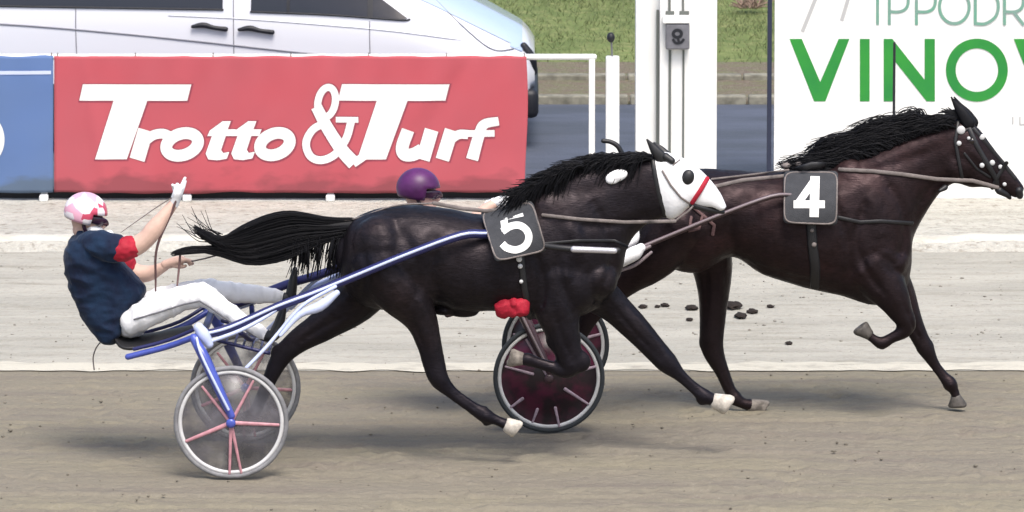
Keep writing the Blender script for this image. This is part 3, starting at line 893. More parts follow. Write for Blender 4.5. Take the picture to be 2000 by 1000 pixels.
# ================================================================== POSTS
YP = gy(394)
def px_box(bm, x0, x1, y0, y1, Y0, depth, bev=0.004, ground=False):
    a = W(x0, y1, Y0); b = W(x1, y0, Y0)
    box(bm, a.x, b.x, Y0, Y0 + depth, 0.0 if ground else a.z, b.z, bev)
fp = empty('finish_post', (W(1320, 300, YP).x, YP + 0.2, 0), 'broad white finish post with narrow grooved column and grey box on its front', 'post')
bm = bmesh.new(); px_box(bm, 1241, 1402, -260, 300, YP + 0.10, 0.30, 0.01, True)
link_bm('panel', bm, M['paint'], fp, smooth=False)
bm = bmesh.new(); px_box(bm, 1288, 1348, -250, 300, YP, 0.098, 0.006, True)
link_bm('column', bm, M['paint'], fp, smooth=False)
for x0, x1, y0, y1 in ((1305, 1311, 98, 420), (1332, 1337, 98, 420), (1305, 1311, -240, 22), (1332, 1337, -240, 22)):
    bm = bmesh.new(); px_box(bm, x0, x1, y0, min(y1, 392), YP - 0.012, 0.010, 0.001)
    link_bm('groove', bm, M['slate'], fp, smooth=False)
for x0, x1 in ((1300, 1317), (1327, 1346)):
    bm = bmesh.new(); px_box(bm, x0, x1, 22, 29, YP - 0.02, 0.018, 0.002)
    link_bm('bracket', bm, M['slate'], fp, smooth=False)
bm = bmesh.new(); px_box(bm, 1281, 1287, 20, 392, YP + 0.05, 0.04, 0.002)
link_bm('cable_duct', bm, M['slate'], fp, smooth=False)
bm = bmesh.new(); px_box(bm, 1300, 1347, 47, 97, YP - 0.09, 0.085, 0.012)
bxo = link_bm('equipment_box', bm, M['box'], fp, smooth=False)
bm = bmesh.new(); px_box(bm, 1294, 1348, 32, 46, YP - 0.10, 0.095, 0.006)
link_bm('box_lid', bm, M['paint'], fp, smooth=False)
ink = Ink(lambda x, y, d: W(x, y, YP - 0.094 - d))
ink.ring(1323, 66, 8, 7, 6); ink.stroke([(1314, 76), (1320, 84), (1330, 83), (1336, 76)], 5, smooth=4); ink.stroke([(1323, 70), (1326, 82)], 5)
ink.done('emblem', M['carblack'], bxo)
bo = empty('bollard', (W(1196, 300, YP).x, YP, 0), 'slim white bollard left of the finish post with a small black lamp above', 'bollard')
bm = bmesh.new(); px_box(bm, 1183, 1210, 112, 300, YP, 0.11, 0.012, True)
link_bm('post', bm, M['paint'], bo, smooth=False)
bm = bmesh.new()
a = W(1196, 112, YP + 0.05); b = W(1194, 78, YP + 0.05)
limb(bm, [(a.x, a.y, a.z - 0.02, 0.007), (b.x, b.y, b.z, 0.007)], n=1, k=8, world=True)
link_bm('stem', bm, M['box'], bo)
bm = bmesh.new(); blob(bm, 1193, 73, YP + 0.05, 8, 10, 0.035)
link_bm('lamp', bm, M['carblack'], bo)
# thin dark pole in front of the billboard
pb = W(1745, 300, YP - 0.9)
bm = bmesh.new(); tp = W(1747, 84, YP - 0.9)
limb(bm, [(tp.x, tp.y, 0.0, 0.012), (tp.x, tp.y, tp.z, 0.010)], n=1, k=10, world=True)
tag(link_bm('marker_pole', bm, M['carblack'], loc=(tp.x, tp.y, 0)), 'thin dark upright pole in front of the green billboard letters', 'pole')

# ================================================================== BILLBOARD
YB = gy(388)
bb = empty('billboard', (W(1800, 300, YB).x, YB, 0), 'large white billboard with green racecourse lettering behind the leading horse', 'billboard')
bm = bmesh.new(); px_box(bm, 1511, 2420, -330, 386, YB, 0.05, 0.004, True)
link_bm('board', bm, M['paint'], bb, smooth=False)
bm = bmesh.new(); px_box(bm, 1498, 1510, -330, 300, YB - 0.01, 0.07, 0.004, True)
link_bm('frame_post', bm, M['navy_frame'], bb, smooth=False)
bm = bmesh.new(); px_box(bm, 2421, 2434, -330, 300, YB - 0.01, 0.07, 0.004, True)
link_bm('frame_post', bm, M['navy_frame'], bb, smooth=False)
ink = Ink(lambda x, y, d: W(x, y, YB - 0.003 - d))
ink.poly([(1542, 76), (1566, 76), (1602, 160), (1638, 76), (1659, 76), (1612, 198), (1590, 198)])
ink.stroke([(1689, 76), (1689, 198)], 19)
ink.poly([(1726, 76), (1743, 76), (1806, 156), (1806, 76), (1826, 76), (1826, 198), (1810, 198), (1745, 116), (1745, 198), (1726, 198)])
ink.ring(1908, 137, 51, 52, 19, seg=64)
ink.poly([(1980, 76), (2004, 76), (2040, 160), (2076, 76), (2097, 76), (2050, 198), (2028, 198)])
ink.ring(2158, 137, 51, 52, 19, seg=64)
ink.done('big_lettering', M['green'], bb)
ink = Ink(lambda x, y, d: W(x, y, YB - 0.003 - d))
def cap_P(x):
    ink.stroke([(x, -24), (x, 49)], 6)
    ink.stroke([(x, -21), (x + 20, -21), (x + 33, -14), (x + 37, 1), (x + 33, 16), (x + 20, 23), (x, 23)], 6, smooth=5)
ink.stroke([(1714, -24), (1714, 49)], 6)
cap_P(1737); cap_P(1790)
ink.ring(1864, 13, 29, 33, 6, seg=48)
ink.stroke([(1905, -24), (1905, 49)], 6)
ink.stroke([(1905, -21), (1925, -21), (1944, -8), (1950, 12), (1944, 33), (1925, 46), (1905, 46)], 6, smooth=5)
cap_P(1962); ink.stroke([(1980, 24), (2000, 49)], 6)
ink.ring(2044, 13, 29, 33, 6, seg=48)
ink.stroke([(2088, 49), (2088, -22), (2114, 16), (2140, -22), (2140, 49)], 6)
ink.ring(2186, 13, 29, 33, 6, seg=48)
ink.done('thin_lettering', M['teal'], bb)
ink = Ink(lambda x, y, d: W(x, y, YB - 0.003 - d))
ink.stroke([(1567, 62), (1600, -20)], 7); ink.stroke([(1644, 40), (1662, -20)], 7)
ink.done('slanted_bars', M['grey'], bb)
ink = Ink(lambda x, y, d: W(x, y, YB - 0.003 - d))
ink.stroke([(1978, 228), (1978, 243)], 3); ink.stroke([(1992, 228), (1992, 243), (2003, 243)], 3); ink.stroke([(2014, 243), (2020, 228), (2026, 243)], 3)
ink.done('small_lettering', M['grey'], bb)

# dry bush in the grass, upper edge
bc = G(1462, 14)
bm = bmesh.new(); rnd = random.Random(5)
for i in range(70):
    a = rnd.uniform(0, 6.28); l = rnd.uniform(0.06, 0.2); e = rnd.uniform(0.15, 1.3)
    p0 = Vector((bc.x + rnd.uniform(-0.1, 0.1), bc.y + rnd.uniform(-0.1, 0.1), 0))
    p1 = p0 + Vector((math.cos(a) * math.cos(e), math.sin(a) * math.cos(e), math.sin(e))) * l * 0.6
    p2 = p1 + Vector((math.cos(a) * math.cos(e) + rnd.uniform(-.4, .4), math.sin(a) * math.cos(e), math.sin(e) * 0.6)) * l * 0.5
    limb(bm, [(*p0, 0.007), (*p1, 0.006), (*p2, 0.003)], n=1, k=5, world=True)
tag(link_bm('dry_shrub', bm, M['bush'], loc=(bc.x, bc.y, 0)), 'small dry brown shrub in the grass between finish post and billboard', 'shrub')

# ================================================================== SULKIES
O4 = G(1072, 845) - G(452, 935)
def wheel(parent, c, rad, mt, seed):
    """c = hub centre; rad = outer radius"""
    y0 = c.y
    def ringpts(r, y, k=64): return [Vector((c.x + r * math.cos(2 * math.pi * i / k), y, c.z + r * math.sin(2 * math.pi * i / k))) for i in range(k)]
    def torus(r, t, ty, kk=10):
        bm = bmesh.new(); k = 72
        vs = [[bm.verts.new((c.x + (r + t * math.cos(b)) * math.cos(a), y0 + ty * math.sin(b), c.z + (r + t * math.cos(b)) * math.sin(a)))
               for b in [2 * math.pi * j / kk for j in range(kk)]] for a in [2 * math.pi * i / k for i in range(k)]]
        for i in range(k):
            for j in range(kk):
                bm.faces.new((vs[i][j], vs[(i + 1) % k][j], vs[(i + 1) % k][(j + 1) % kk], vs[i][(j + 1) % kk]))
        return bm
    w_o = empty_part('wheel', parent)
    link_bm('tyre', torus(rad - 0.016, 0.016, 0.018), M[mt['tyre']], w_o)
    link_bm('rim', torus(rad - 0.042, 0.014, 0.012), M['rim'], w_o)
    bm = bmesh.new(); rings(bm, [ringpts(0.03, y0 + 0.02), ringpts(rad - 0.045, y0 + 0.004), ringpts(rad - 0.045, y0 - 0.004), ringpts(0.03, y0 - 0.02)], cap=False)
    rr = bm.verts[:]
    link_bm('disc', bm, M[mt['disc']], w_o)
    for a, l0, l1, tw in mt['spokes']:
        bm = bmesh.new()
        d = Vector((math.cos(R(a)), 0, math.sin(R(a))))
        p0 = c + d * rad * l0; p1 = c + d * rad * l1
        off = Vector((0, -0.022, 0))
        limb(bm, [(*(p0 + off), 0.013 * tw, 0.5), (*(p1 + off * 0.5), 0.009 * tw, 0.5)], n=1, k=8, world=True)
        link_bm('spoke', bm, M[mt['spoke']], w_o)
    bm = bmesh.new(); rings(bm, [ringpts(0.012, y0 - 0.05, 20), ringpts(0.030, y0 - 0.045, 20), ringpts(0.032, y0 + 0.045, 20), ringpts(0.012, y0 + 0.05, 20)])
    link_bm('hub', bm, M[mt['frame']], w_o)
    return w_o
def empty_part(name, parent):
    o = bpy.data.objects.new(name, None); o.empty_display_size = 0.1
    o.parent = parent; COL.objects.link(o); return o
WID = 1.22
def sulky(name, O, mt, label, grp):
    def K(px, py, Y=0.0):       # point of the left-hand cart's drawing moved to this cart
        p = W(px, py, Y); return p + O
    base = G(452, 935) + O
    s = empty(name, (base.x, base.y + WID / 2, 0), label, 'sulky', grp)
    rad = 0.368
    hub = Vector((base.x, base.y, rad)); hub2 = hub + Vector((0.05, WID, 0))
    wheel(s, hub, rad, mt, 1); wheel(s, hub2, rad * 0.985, mt, 2)
    far = Vector((0.05, WID, 0)); side = [Vector((0, 0, 0)), far]
    # the pixel drawing is made at Y = 0 for the near side; the arms lean inwards
    for i in (0, 1):
        sg = 1 if i == 0 else -1
        def P(px, py, inn):     # inn = metres inwards from the wheel plane
            p = K(px, py, inn)
            if i == 1: p = Vector((p.x + 0.04, base.y + WID - inn, p.z))
            return p
        bm = bmesh.new()
        a = [P(452, 812, -0.05), P(432, 770, -0.05), P(400, 700, -0.02), P(378, 660, 0.05)]
        limb(bm, [(*p, r_) for p, r_ in zip(a, (0.024, 0.030, 0.036, 0.028))], n=4, k=10, world=True)
        link_bm('fork', bm, M[mt['frame']], s)
        bm = bmesh.new()
        a = [P(446, 800, -0.088), P(418, 745, -0.09), P(392, 690, -0.06), P(384, 660, 0.0)]
        limb(bm, [(*p, 0.009) for p in a], n=3, k=8, world=True)
        link_bm('fork_trim', bm, M[mt['light']], s)
        # clamp where fork, seat rail and shaft meet
        bm = bmesh.new(); limb(bm, [(*P(388, 640, 0.08), 0.034), (*P(398, 655, 0.08), 0.042), (*P(408, 672, 0.08), 0.030)], n=3, k=12, world=True)
        link_bm('clamp', bm, M[mt['light']], s)
        bm = bmesh.new()
        limb(bm, [(*P(250, 697, 0.30), 0.020), (*P(330, 676, 0.26), 0.020), (*P(395, 652, 0.12), 0.020)], n=4, k=10, world=True)
        link_bm('seat_rail', bm, M[mt['frame']], s)
        bm = bmesh.new()
        limb(bm, [(*P(262, 682, 0.30), 0.012), (*P(330, 664, 0.26), 0.012), (*P(388, 640, 0.14), 0.012)], n=4, k=10, world=True)
        link_bm('seat_rail', bm, M['navytube'], s)
        # shaft to the horse's flank
        sh = [P(395, 655, 0.10), P(450, 640, 0.12), P(540, 600, 0.17), P(610, 574, 0.22), P(690, 541, 0.245), P(800, 496, 0.245), P(900, 460, 0.275), P(950, 457, 0.345)]
        bm = bmesh.new(); limb(bm, [(*p, 0.029 if mt['tip'] else 0.017) for p in sh], n=4, k=14, world=True)
        link_bm('shaft', bm, M[mt['shaft']], s)
        bm = bmesh.new(); o_ = Vector((0, -0.026 * sg, 0.009))
        limb(bm, [(*(p + o_), 0.0095) for p in sh], n=4, k=8, world=True)
        link_bm('shaft_stripe', bm, M[mt['light']], s)
        if mt['tip']:
            tip = [P(950, 457, 0.345), P(1040, 476, 0.29), P(1115, 486, 0.22), P(1206, 489, 0.25)]
            bm = bmesh.new(); limb(bm, [(*p, 0.020) for p in tip], n=4, k=12, world=True)
            link_bm('shaft_tip', bm, M['black'], s)
            bm = bmesh.new(); limb(bm, [(*(P(1120, 486, 0.22) + Vector((0, -0.016 * sg, 0))), 0.021), (*(P(1200, 489, 0.25) + Vector((0, -0.016 * sg, 0))), 0.019)], n=1, k=10, world=True)
            link_bm('tip_sleeve', bm, M['silver'], s)
        # stay with foot rest
        st = [P(478, 722, 0.06), P(520, 678, 0.10), P(548, 645, 0.14), P(570, 618, 0.16), P(600, 590, 0.18), P(655, 560, 0.20)]
        bm = bmesh.new(); limb(bm, [(*p, 0.012) for p in st], n=4, k=10, world=True)
        link_bm('stay', bm, M[mt['stay']], s)
        fr_ = (0.012, 0.022, 0.034, 0.02) if mt['tip'] else (0.008, 0.010, 0.012, 0.01)
        st = [P(548, 655, 0.10), P(585, 615, 0.13), P(625, 598, 0.14), P(658, 572, 0.16)]
        bm = bmesh.new(); limb(bm, [(*p, r_) for p, r_ in zip(st, fr_)], n=4, k=12, world=True)
        link_bm('foot_rest', bm, M[mt['stay']], s)
        bm = bmesh.new()
        limb(bm, [(*P(408, 668, 0.08), 0.013), (*P(470, 645, 0.10), 0.013), (*P(520, 618, 0.14), 0.013), (*P(555, 592, 0.17), 0.013)], n=4, k=10, world=True)
        link_bm('brace', bm, M[mt['light']], s)
    # cross beam + axle arch
    a = K(392, 655, 0.08); b = Vector((a.x + 0.04, base.y + WID - 0.08, a.z))
    bm = bmesh.new(); limb(bm, [(*a, 0.024), (*((a + b) / 2 + Vector((0, 0, -0.02))), 0.024), (*b, 0.024)], n=4, k=10, world=True)
    link_bm('cross_beam', bm, M['navytube'], s)
    a = K(470, 650, 0.12); b = Vector((a.x + 0.04, base.y + WID - 0.12, a.z))
    bm = bmesh.new(); limb(bm, [(*a, 0.018), (*((a + b) / 2 + Vector((0.04, 0, -0.12))), 0.018), (*b, 0.018)], n=6, k=10, world=True)
    link_bm('cross_beam', bm, M['navytube'], s)
    # low mud guard / basket between the arms
    bm = bmesh.new()
    for t in np.linspace(0, 1, 7):
        p0 = K(425, 665, 0.15); p1 = K(525, 690, 0.15)
        p = p0.lerp(p1, t)
        limb(bm, [(p.x, base.y + 0.18, p.z, 0.008), (p.x, base.y + WID - 0.2, p.z - 0.05, 0.008)], n=1, k=6, world=True)
    limb(bm, [(*K(425, 665, 0.18), 0.012), (*K(525, 690, 0.18), 0.012)], n=1, k=8, world=True)
    limb(bm, [(K(425, 665, 0.18).x, base.y + WID - 0.2, K(425, 665, 0).z - 0.05, 0.012), (K(525, 690, 0.18).x, base.y + WID - 0.2, K(525, 690, 0).z - 0.05, 0.012)], n=1, k=8, world=True)
    link_bm('guard_rack', bm, M['navytube'], s)
    # seat
    a = K(228, 664, 0.45); b = K(372, 648, 0.45)
    bm = bmesh.new()
    cs = [K(222, 650, 0.6), K(245, 668, 0.6), K(300, 662, 0.6), K(372, 642, 0.6)]
    limb(bm, [(p.x, base.y + WID / 2, p.z, r_, 7.0) for p, r_ in zip(cs, (0.014, 0.030, 0.030, 0.018))], n=4, k=20, world=True)
    link_bm('seat', bm, M['black'], s)
    # wire hook behind the seat
    bm = bmesh.new()
    limb(bm, [(*p, 0.0045) for p in (K(184, 722, 0.6), K(182, 698, 0.6), K(190, 676, 0.6), K(206, 664, 0.6), K(236, 668, 0.6))], n=5, k=6, world=True)
    link_bm('wire_hook', bm, M['strap'], s)
    return s
m5 = dict(tyre='tyre', disc='disc_grey', spoke='pink', frame='blue', light='paleblue', shaft='navytube', stay='paleblue', tip=True,
          spokes=[(-3, .05, .82, 1.1), (62, .05, .82, .9), (128, .05, .8, .9), (203, .05, .84, 1.2), (268, .05, .9, .9), (281, .05, .9, .9)])
m4 = dict(tyre='tyre_dark', disc='disc_red', spoke='mauve', frame='browntube', light='greytube', shaft='browntube', stay='greytube', tip=False,
          spokes=[(14, .45, .85, 1.0), (-34, .35, .85, .9), (-78, .55, .9, .8), (218, .6, .86, .9), (250, .6, .85, .8), (120, .1, .8, .9), (165, .3, .8, .8)])
sulky('racing_sulky', Vector((0, 0, 0)), m5, 'blue racing sulky with grey wheels and pink spokes, carrying the navy-shirted driver', 'racing sulkies')
sulky('racing_sulky', Vector((O4.x, O4.y, 0)), m4, 'racing sulky with dark maroon wheel discs behind the black horse with the 5', 'racing sulkies')

# ================================================================== HORSES
def strands(bm, gA, gB, Y0, Yw, count, r0, rnd, t0=0.0, t1=1.0, wob=6, k=4, jitter=0.0):
    """hair between two guide curves given in photo pixels"""
    n = 14
    A = cr(gA, 6); B = cr(gB, 6)
    for c in range(count):
        u = rnd.random(); s = rnd.uniform(t0, t0 + (1 - t0) * 0.25) if t0 else rnd.uniform(0, 0.12)
        e = rnd.uniform(0.72, 1.0) * t1
        yo = rnd.gauss(0, 0.5) * Yw; ph = rnd.uniform(0, 6.28); am = rnd.uniform(0.2, 1) * wob
        pts = []
        for i in range(n):
            t = s + (e - s) * i / (n - 1)
            a = A[min(int(t * (len(A) - 1)), len(A) - 2)]; a2 = A[min(int(t * (len(A) - 1)) + 1, len(A) - 1)]; fa = t * (len(A) - 1) % 1
            b = B[min(int(t * (len(B) - 1)), len(B) - 2)]; b2 = B[min(int(t * (len(B) - 1)) + 1, len(B) - 1)]; fb = t * (len(B) - 1) % 1
            pa = a + (a2 - a) * fa; pb = b + (b2 - b) * fb
            p = pa + (pb - pa) * u
            f = i / (n - 1)
            w_ = W(p[0] + am * f * math.sin(ph + f * 4), p[1] + am * f * math.cos(ph + f * 5), Y0 + yo * (0.3 + 0.7 * f))
            pts.append((w_.x, w_.y, w_.z, r0 * (1 - 0.85 * f ** 1.5)))
        limb(bm, pts, n=1, k=k, world=True)
def hoof(name, pts, m, parent):
    bm = bmesh.new(); limb(bm, pts, n=3, k=14); return link_bm(name, bm, m, parent)
def hoof2(px, py, Y, dx, dy, r0, r1, ln, m, parent, toe=0.25):
    # coronet centre, direction of the hoof, radii and length in photo pixels; flat sole, toe longer than heel
    L = math.hypot(dx, dy); s = mpp(Y)
    c = W(px, py, Y); d = Vector((dx / L, 0, -dy / L)); nv = Vector((0, 1, 0)).cross(d).normalized(); yv = Vector((0, 1, 0))
    k = 20; R_ = []
    for t, r_ in ((-.12, r0 * .85), (0, r0), (.12, r0 * 1.06), (.75, r1), (.93, r1 * .93), (1.0, r1 * .75), (1.0, r1 * .3)):
        R_.append([c + d * (ln * s * t) + nv * (math.cos(2 * math.pi * j / k) * r_ * s * 1.08) * (1 + .12 * math.cos(2 * math.pi * j / k)) + yv * (math.sin(2 * math.pi * j / k) * r_ * s * .92)
                   + d * (-toe * ln * s * max(0, t) * math.cos(2 * math.pi * j / k) * .5) for j in range(k)])
    bm = bmesh.new(); rings(bm, R_); return link_bm('hoof', bm, m, parent)
def fit_patch(bvh, corners, fallback, lift=0.010, nu=14, nv=14, rnd_c=0.12):
    """rounded panel lying on a body; returns place(u, v) and a bmesh"""
    c = [np.array(p, float) for p in corners]      # tl, tr, br, bl
    def pix(u, v): return (c[0] * (1 - u) + c[1] * u) * (1 - v) + (c[3] * (1 - u) + c[2] * u) * v
    A, B = [], []
    for i in range(nu + 1):
        for j in range(nv + 1):
            p = pix(i / nu, j / nv); y = hitY(bvh, p[0], p[1], None)
            if y is not None and abs(y - fallback) < 0.3:
                u, v = i / nu, j / nv; A.append([1, u, v, u * u, v * v, u * v]); B.append(y)
    A = np.array(A); B = np.array(B)
    co = np.linalg.lstsq(A, B, rcond=None)[0]
    res = (A @ co - B).max()
    def Yof(u, v): return float(co @ np.array([1, u, v, u * u, v * v, u * v])) - max(res, 0) * 0.8 - lift
    return pix, Yof
def saddle_pad(horse, bvh, corners, fallback, name='number_cloth'):
    pix, Yof = fit_patch(bvh, corners, fallback, lift=0.055)
    bm = bmesh.new()
    # rounded rectangle grid
    N = 20
    vs = {}
    for i in range(N + 1):
        for j in range(N + 1):
            u, v = i / N, j / N
            x, y = u * 2 - 1, v * 2 - 1
            # squash the square's corners
            rr = 0.16
            ax, ay = abs(x) - (1 - rr), abs(y) - (1 - rr)
            if ax > 0 and ay > 0:
                l = math.hypot(ax, ay); m_ = max(ax, ay)
                ax2, ay2 = ax * m_ / l, ay * m_ / l
                x = math.copysign(1 - rr + ax2, x); y = math.copysign(1 - rr + ay2, y)
            p = pix((x + 1) / 2, (y + 1) / 2)
            vs[i, j] = bm.verts.new(W(p[0], p[1], Yof((x + 1) / 2, (y + 1) / 2)))
    for i in range(N):
        for j in range(N): bm.faces.new((vs[i, j], vs[i + 1, j], vs[i + 1, j + 1], vs[i, j + 1]))
    o = link_bm(name, bm, M['pad'], horse)
    so = o.modifiers.new('thick', 'SOLIDIFY'); so.thickness = 0.014; so.offset = 0
    # stitched border
    bm = bmesh.new(); P = []
    for a in range(48):
        t = 2 * math.pi * a / 48
        cx, cy = math.cos(t), math.sin(t)
        x = math.copysign(abs(cx) ** 0.28, cx) * 0.97; y = math.copysign(abs(cy) ** 0.28, cy) * 0.97
        u, v = (x + 1) / 2, (y + 1) / 2; p = pix(u, v); w_ = W(p[0], p[1], Yof(u, v) - 0.008); P.append((w_.x, w_.y, w_.z, 0.006))
    P.append(P[0])
    limb(bm, P, n=1, k=6, world=True)
    link_bm('piping', bm, M['strap'], o)
    C = [np.array(p, float) for p in corners]
    def place(px, py, d):
        # inverse bilinear by a few Newton steps
        u = v = 0.5
        for _ in range(8):
            p = pix(u, v); e = np.array((px, py)) - p
            du = (pix(u + .01, v) - p) / .01; dv = (pix(u, v + .01) - p) / .01
            s_ = np.linalg.solve(np.array([du, dv]).T, e); u += s_[0]; v += s_[1]
        return W(px, py, Yof(u, v) - 0.0095 - d)
    return o, place

# ---------------------------------------------------------------- horse with the 5
YH5 = WID / 2
h5 = empty('horse', (W(950, 880, YH5).x, YH5, 0), 'black trotting horse wearing the number 5 and a white face hood', 'horse', 'racing horses')
def horse_body(name, horse, Yc, st, head, legs, lumps, m, grooves=()):
    bm = bmesh.new()
    sections(bm, st, Yc, n=4, k=32, pw=2.15)
    if head: sections(bm, head, Yc, n=4, k=24, pw=2.2)
    for l in legs: limb(bm, l, n=5, k=16)
    for b in lumps: blob(bm, *b)
    o = fuse(name, bm, 0.0115, m, horse, smooth=6, factor=0.6, wr=(.006, (3.2, 3, 2.2)))
    me = o.data; off = horse.location
    nr = [v.normal.copy() for v in me.vertices]
    segs = []
    for pts, w, dep in grooves:
        q = [tuple(t) for t in cr(pts, 4)]
        for i in range(len(q) - 1): segs.append((q[i], q[i + 1], w, dep, min(1.0, (i + 1) / 3, (len(q) - 1 - i) / 3)))
        segs.append(None)
    A = np.array([project(v.co + off) for v in me.vertices])
    tot = np.zeros(len(A)); best = np.zeros(len(A))
    for sgm in segs:
        if sgm is None:
            tot += best; best = np.zeros(len(A)); continue
        a, b, w, dep, tp = sgm
        a = np.array(a); b = np.array(b); ab = b - a
        t = np.clip(((A - a) @ ab) / (ab @ ab), 0, 1)
        d = np.hypot(*(A - (a + t[:, None] * ab)).T)
        val = dep * tp * np.exp(-(d / w) ** 2)
        best = np.where(np.abs(val) > np.abs(best), val, best)
    for i, v in enumerate(me.vertices):
        if tot[i]: v.co += nr[i] * float(tot[i]) * min(1.0, abs(nr[i].y) * 1.3)
    return o
N5, F5 = YH5 - 0.15, YH5 + 0.15
st5 = [((674, 458), (664, 525), .09), ((690, 428), (672, 560), .19), ((740, 408), (712, 596), .26), ((800, 401), (772, 605), .295), ((870, 408), (842, 592), .29),
       ((940, 420), (905, 606), .30), ((995, 416), (970, 606), .31), ((1030, 392), (1040, 622), .28), ((1062, 358), (1115, 622), .25), ((1095, 332), (1180, 592), .215),
       ((1130, 316), (1214, 535), .175), ((1165, 306), (1226, 482), .14), ((1205, 302), (1252, 446), .115), ((1245, 302), (1285, 428), .10), ((1290, 308), (1306, 424), .09)]
hd5 = [((1262, 304), (1292, 424), .085), ((1300, 300), (1312, 425), .10), ((1336, 313), (1330, 414), .100), ((1364, 332), (1347, 400), .085), ((1388, 356), (1362, 402), .068),
       ((1406, 382), (1384, 407), .060), ((1415, 400), (1402, 412), .045)]
legs5 = [
    # trailing hind leg (far side)
    [(735, 530, F5 - .02, 62, 1.1), (690, 590, F5, 46, 1.0), (632, 634, F5, 33, .9), (580, 668, F5, 24, .85), (548, 700, F5, 19, .8), (522, 752, F5, 14, .9), (500, 800, F5, 13, .9), (486, 815, F5, 15, .9), (462, 822, F5, 13, .9)],
    # forward hind leg (near side)
    [(745, 520, N5 + .03, 66, 1.0), (790, 575, N5, 52, 1.0), (822, 625, N5, 33, .9), (838, 670, N5, 25, .85), (848, 712, N5, 23, .75), (858, 740, N5, 20, .8), (882, 766, N5, 13.5, .8), (918, 793, N5, 13, .8), (948, 812, N5, 16, .9), (968, 820, N5, 11, .95), (986, 828, N5, 12, 1)],
    # reaching fore leg (far side)
    [(1150, 560, F5 - .03, 48, 1.1), (1195, 596, F5, 33, 1.0), (1240, 640, F5, 28, .9), (1284, 688, F5, 23, .85), (1304, 710, F5, 21, .9), (1330, 735, F5, 12.5, .85), (1358, 760, F5, 12, .85), (1376, 774, F5, 15, .95), (1392, 780, F5, 12, 1)],
    # folded fore leg (near side)
    [(1085, 545, N5 + .04, 62, .85), (1088, 600, N5, 48, .8), (1098, 645, N5, 35, .85), (1110, 690, N5, 27, .85), (1112, 714, N5, 24, .9), (1100, 722, N5, 18, .9), (1074, 716, N5, 12, .9), (1048, 708, N5, 12, .9), (1030, 702, N5, 14, .95), (1018, 702, N5, 11, 1)],
]
lump5 = [(838, 700, N5, 15, 20, .030, 10), (850, 722, N5, 22, 18, .034, 20), (940, 806, N5, 13, 17, .032, 40), (950, 826, N5, 9, 9, .022), (1300, 704, F5, 25, 19, .040, 45), (1372, 780, F5, 14, 13, .028), (1128, 706, N5, 27, 24, .048), (1100, 662, N5, 36, 30, .06), (548, 690, F5, 20, 20, .036, 30),
         (745, 480, YH5 - .13, 62, 60, .17), (1095, 490, YH5 - .11, 62, 95, .15, 20), (1110, 560, YH5 - .11, 62, 60, .15), (800, 560, YH5 - .16, 42, 40, .13), (1170, 545, YH5 - .08, 38, 40, .15),
         (905, 610, YH5, 30, 10, .06), (866, 606, YH5, 26, 10, .05), (1065, 430, YH5 - .08, 50, 70, .13, 15)]
gr5 = [([(1150, 380), (1185, 450), (1195, 520), (1165, 585)], 10, -.016), ([(1020, 440), (1050, 510), (1062, 570), (1046, 620)], 9, -.016), ([(1120, 460), (1090, 520), (1110, 585), (1130, 640)], 9, -.014),
       ([(1095, 410), (1130, 470), (1150, 540)], 14, .012), ([(1120, 440), (1200, 440), (1280, 416)], 9, -.012), ([(1060, 380), (1140, 372), (1240, 350)], 14, -.008),
       ([(850, 470), (842, 530), (858, 590)], 13, -.018), ([(700, 455), (712, 530), (700, 600)], 10, -.014), ([(760, 430), (800, 480), (820, 550), (800, 600)], 12, -.012),
       ([(745, 440), (760, 520), (770, 580)], 16, .012), ([(800, 560), (830, 610), (838, 660)], 9, .010), ([(790, 600), (815, 650), (830, 690)], 5, -.010),
       ([(880, 450), (890, 520), (900, 580)], 12, -.005), ([(920, 470), (925, 530), (935, 590)], 10, .005), ([(700, 570), (640, 610), (585, 655)], 9, .010), ([(690, 610), (630, 640), (575, 675)], 6, -.010),
       ([(1190, 590), (1240, 650), (1290, 700)], 5, -.010), ([(1215, 590), (1270, 650), (1305, 695)], 6, .008), ([(1080, 600), (1098, 660), (1118, 705)], 6, -.010),
       ([(870, 752), (910, 785), (940, 806)], 4, -.005), ([(1318, 726), (1350, 755), (1370, 770)], 4, -.005), ([(860, 620), (900, 598), (980, 596)], 7, .010)]
b5 = horse_body('body', h5, YH5, st5, hd5, legs5, lump5, M['coat5'], gr5)
v5 = bvh_of(b5)
hoof2(990, 828, N5, 1, .42, 13, 17, 26, M['hoof_pale'], h5)
hoof2(1395, 781, F5, 1, .28, 14, 19, 34, M['hoof_pale'], h5)
hoof2(1020, 702, N5, -1, -.05, 12, 17, 27, M['hoof_worn'], h5)
hoof2(466, 822, F5, -1, -.2, 13, 17, 26, M['hoof'], h5)
# tail
rnd = random.Random(11)
bm = bmesh.new()
limb(bm, [(700, 440, YH5, 15), (650, 443, YH5, 13), (600, 444, YH5, 11), (545, 458, YH5, 10), (500, 478, YH5, 9), (455, 488, YH5, 9), (405, 487, YH5, 8), (345, 494, YH5, 5)], n=4, k=12)
limb(bm, [(560, 448, YH5 + .02, 14), (520, 450, YH5 + .02, 13), (480, 464, YH5 + .02, 10), (440, 472, YH5 - .02, 8), (405, 462, YH5, 4)], n=4, k=12)
strands(bm, [(700, 425), (640, 424), (570, 412), (520, 420), (470, 442), (436, 462), (408, 456), (378, 440)],
        [(690, 460), (640, 474), (590, 490), (530, 508), (472, 512), (430, 486), (405, 470), (376, 448)], YH5, .10, 800, .0022, rnd, wob=3)
strands(bm, [(690, 440), (620, 450), (540, 470), (480, 490), (420, 482), (370, 482), (332, 493)],
        [(690, 462), (630, 476), (560, 508), (490, 518), (430, 500), (380, 492), (335, 501)], YH5, .09, 620, .0022, rnd, wob=2)
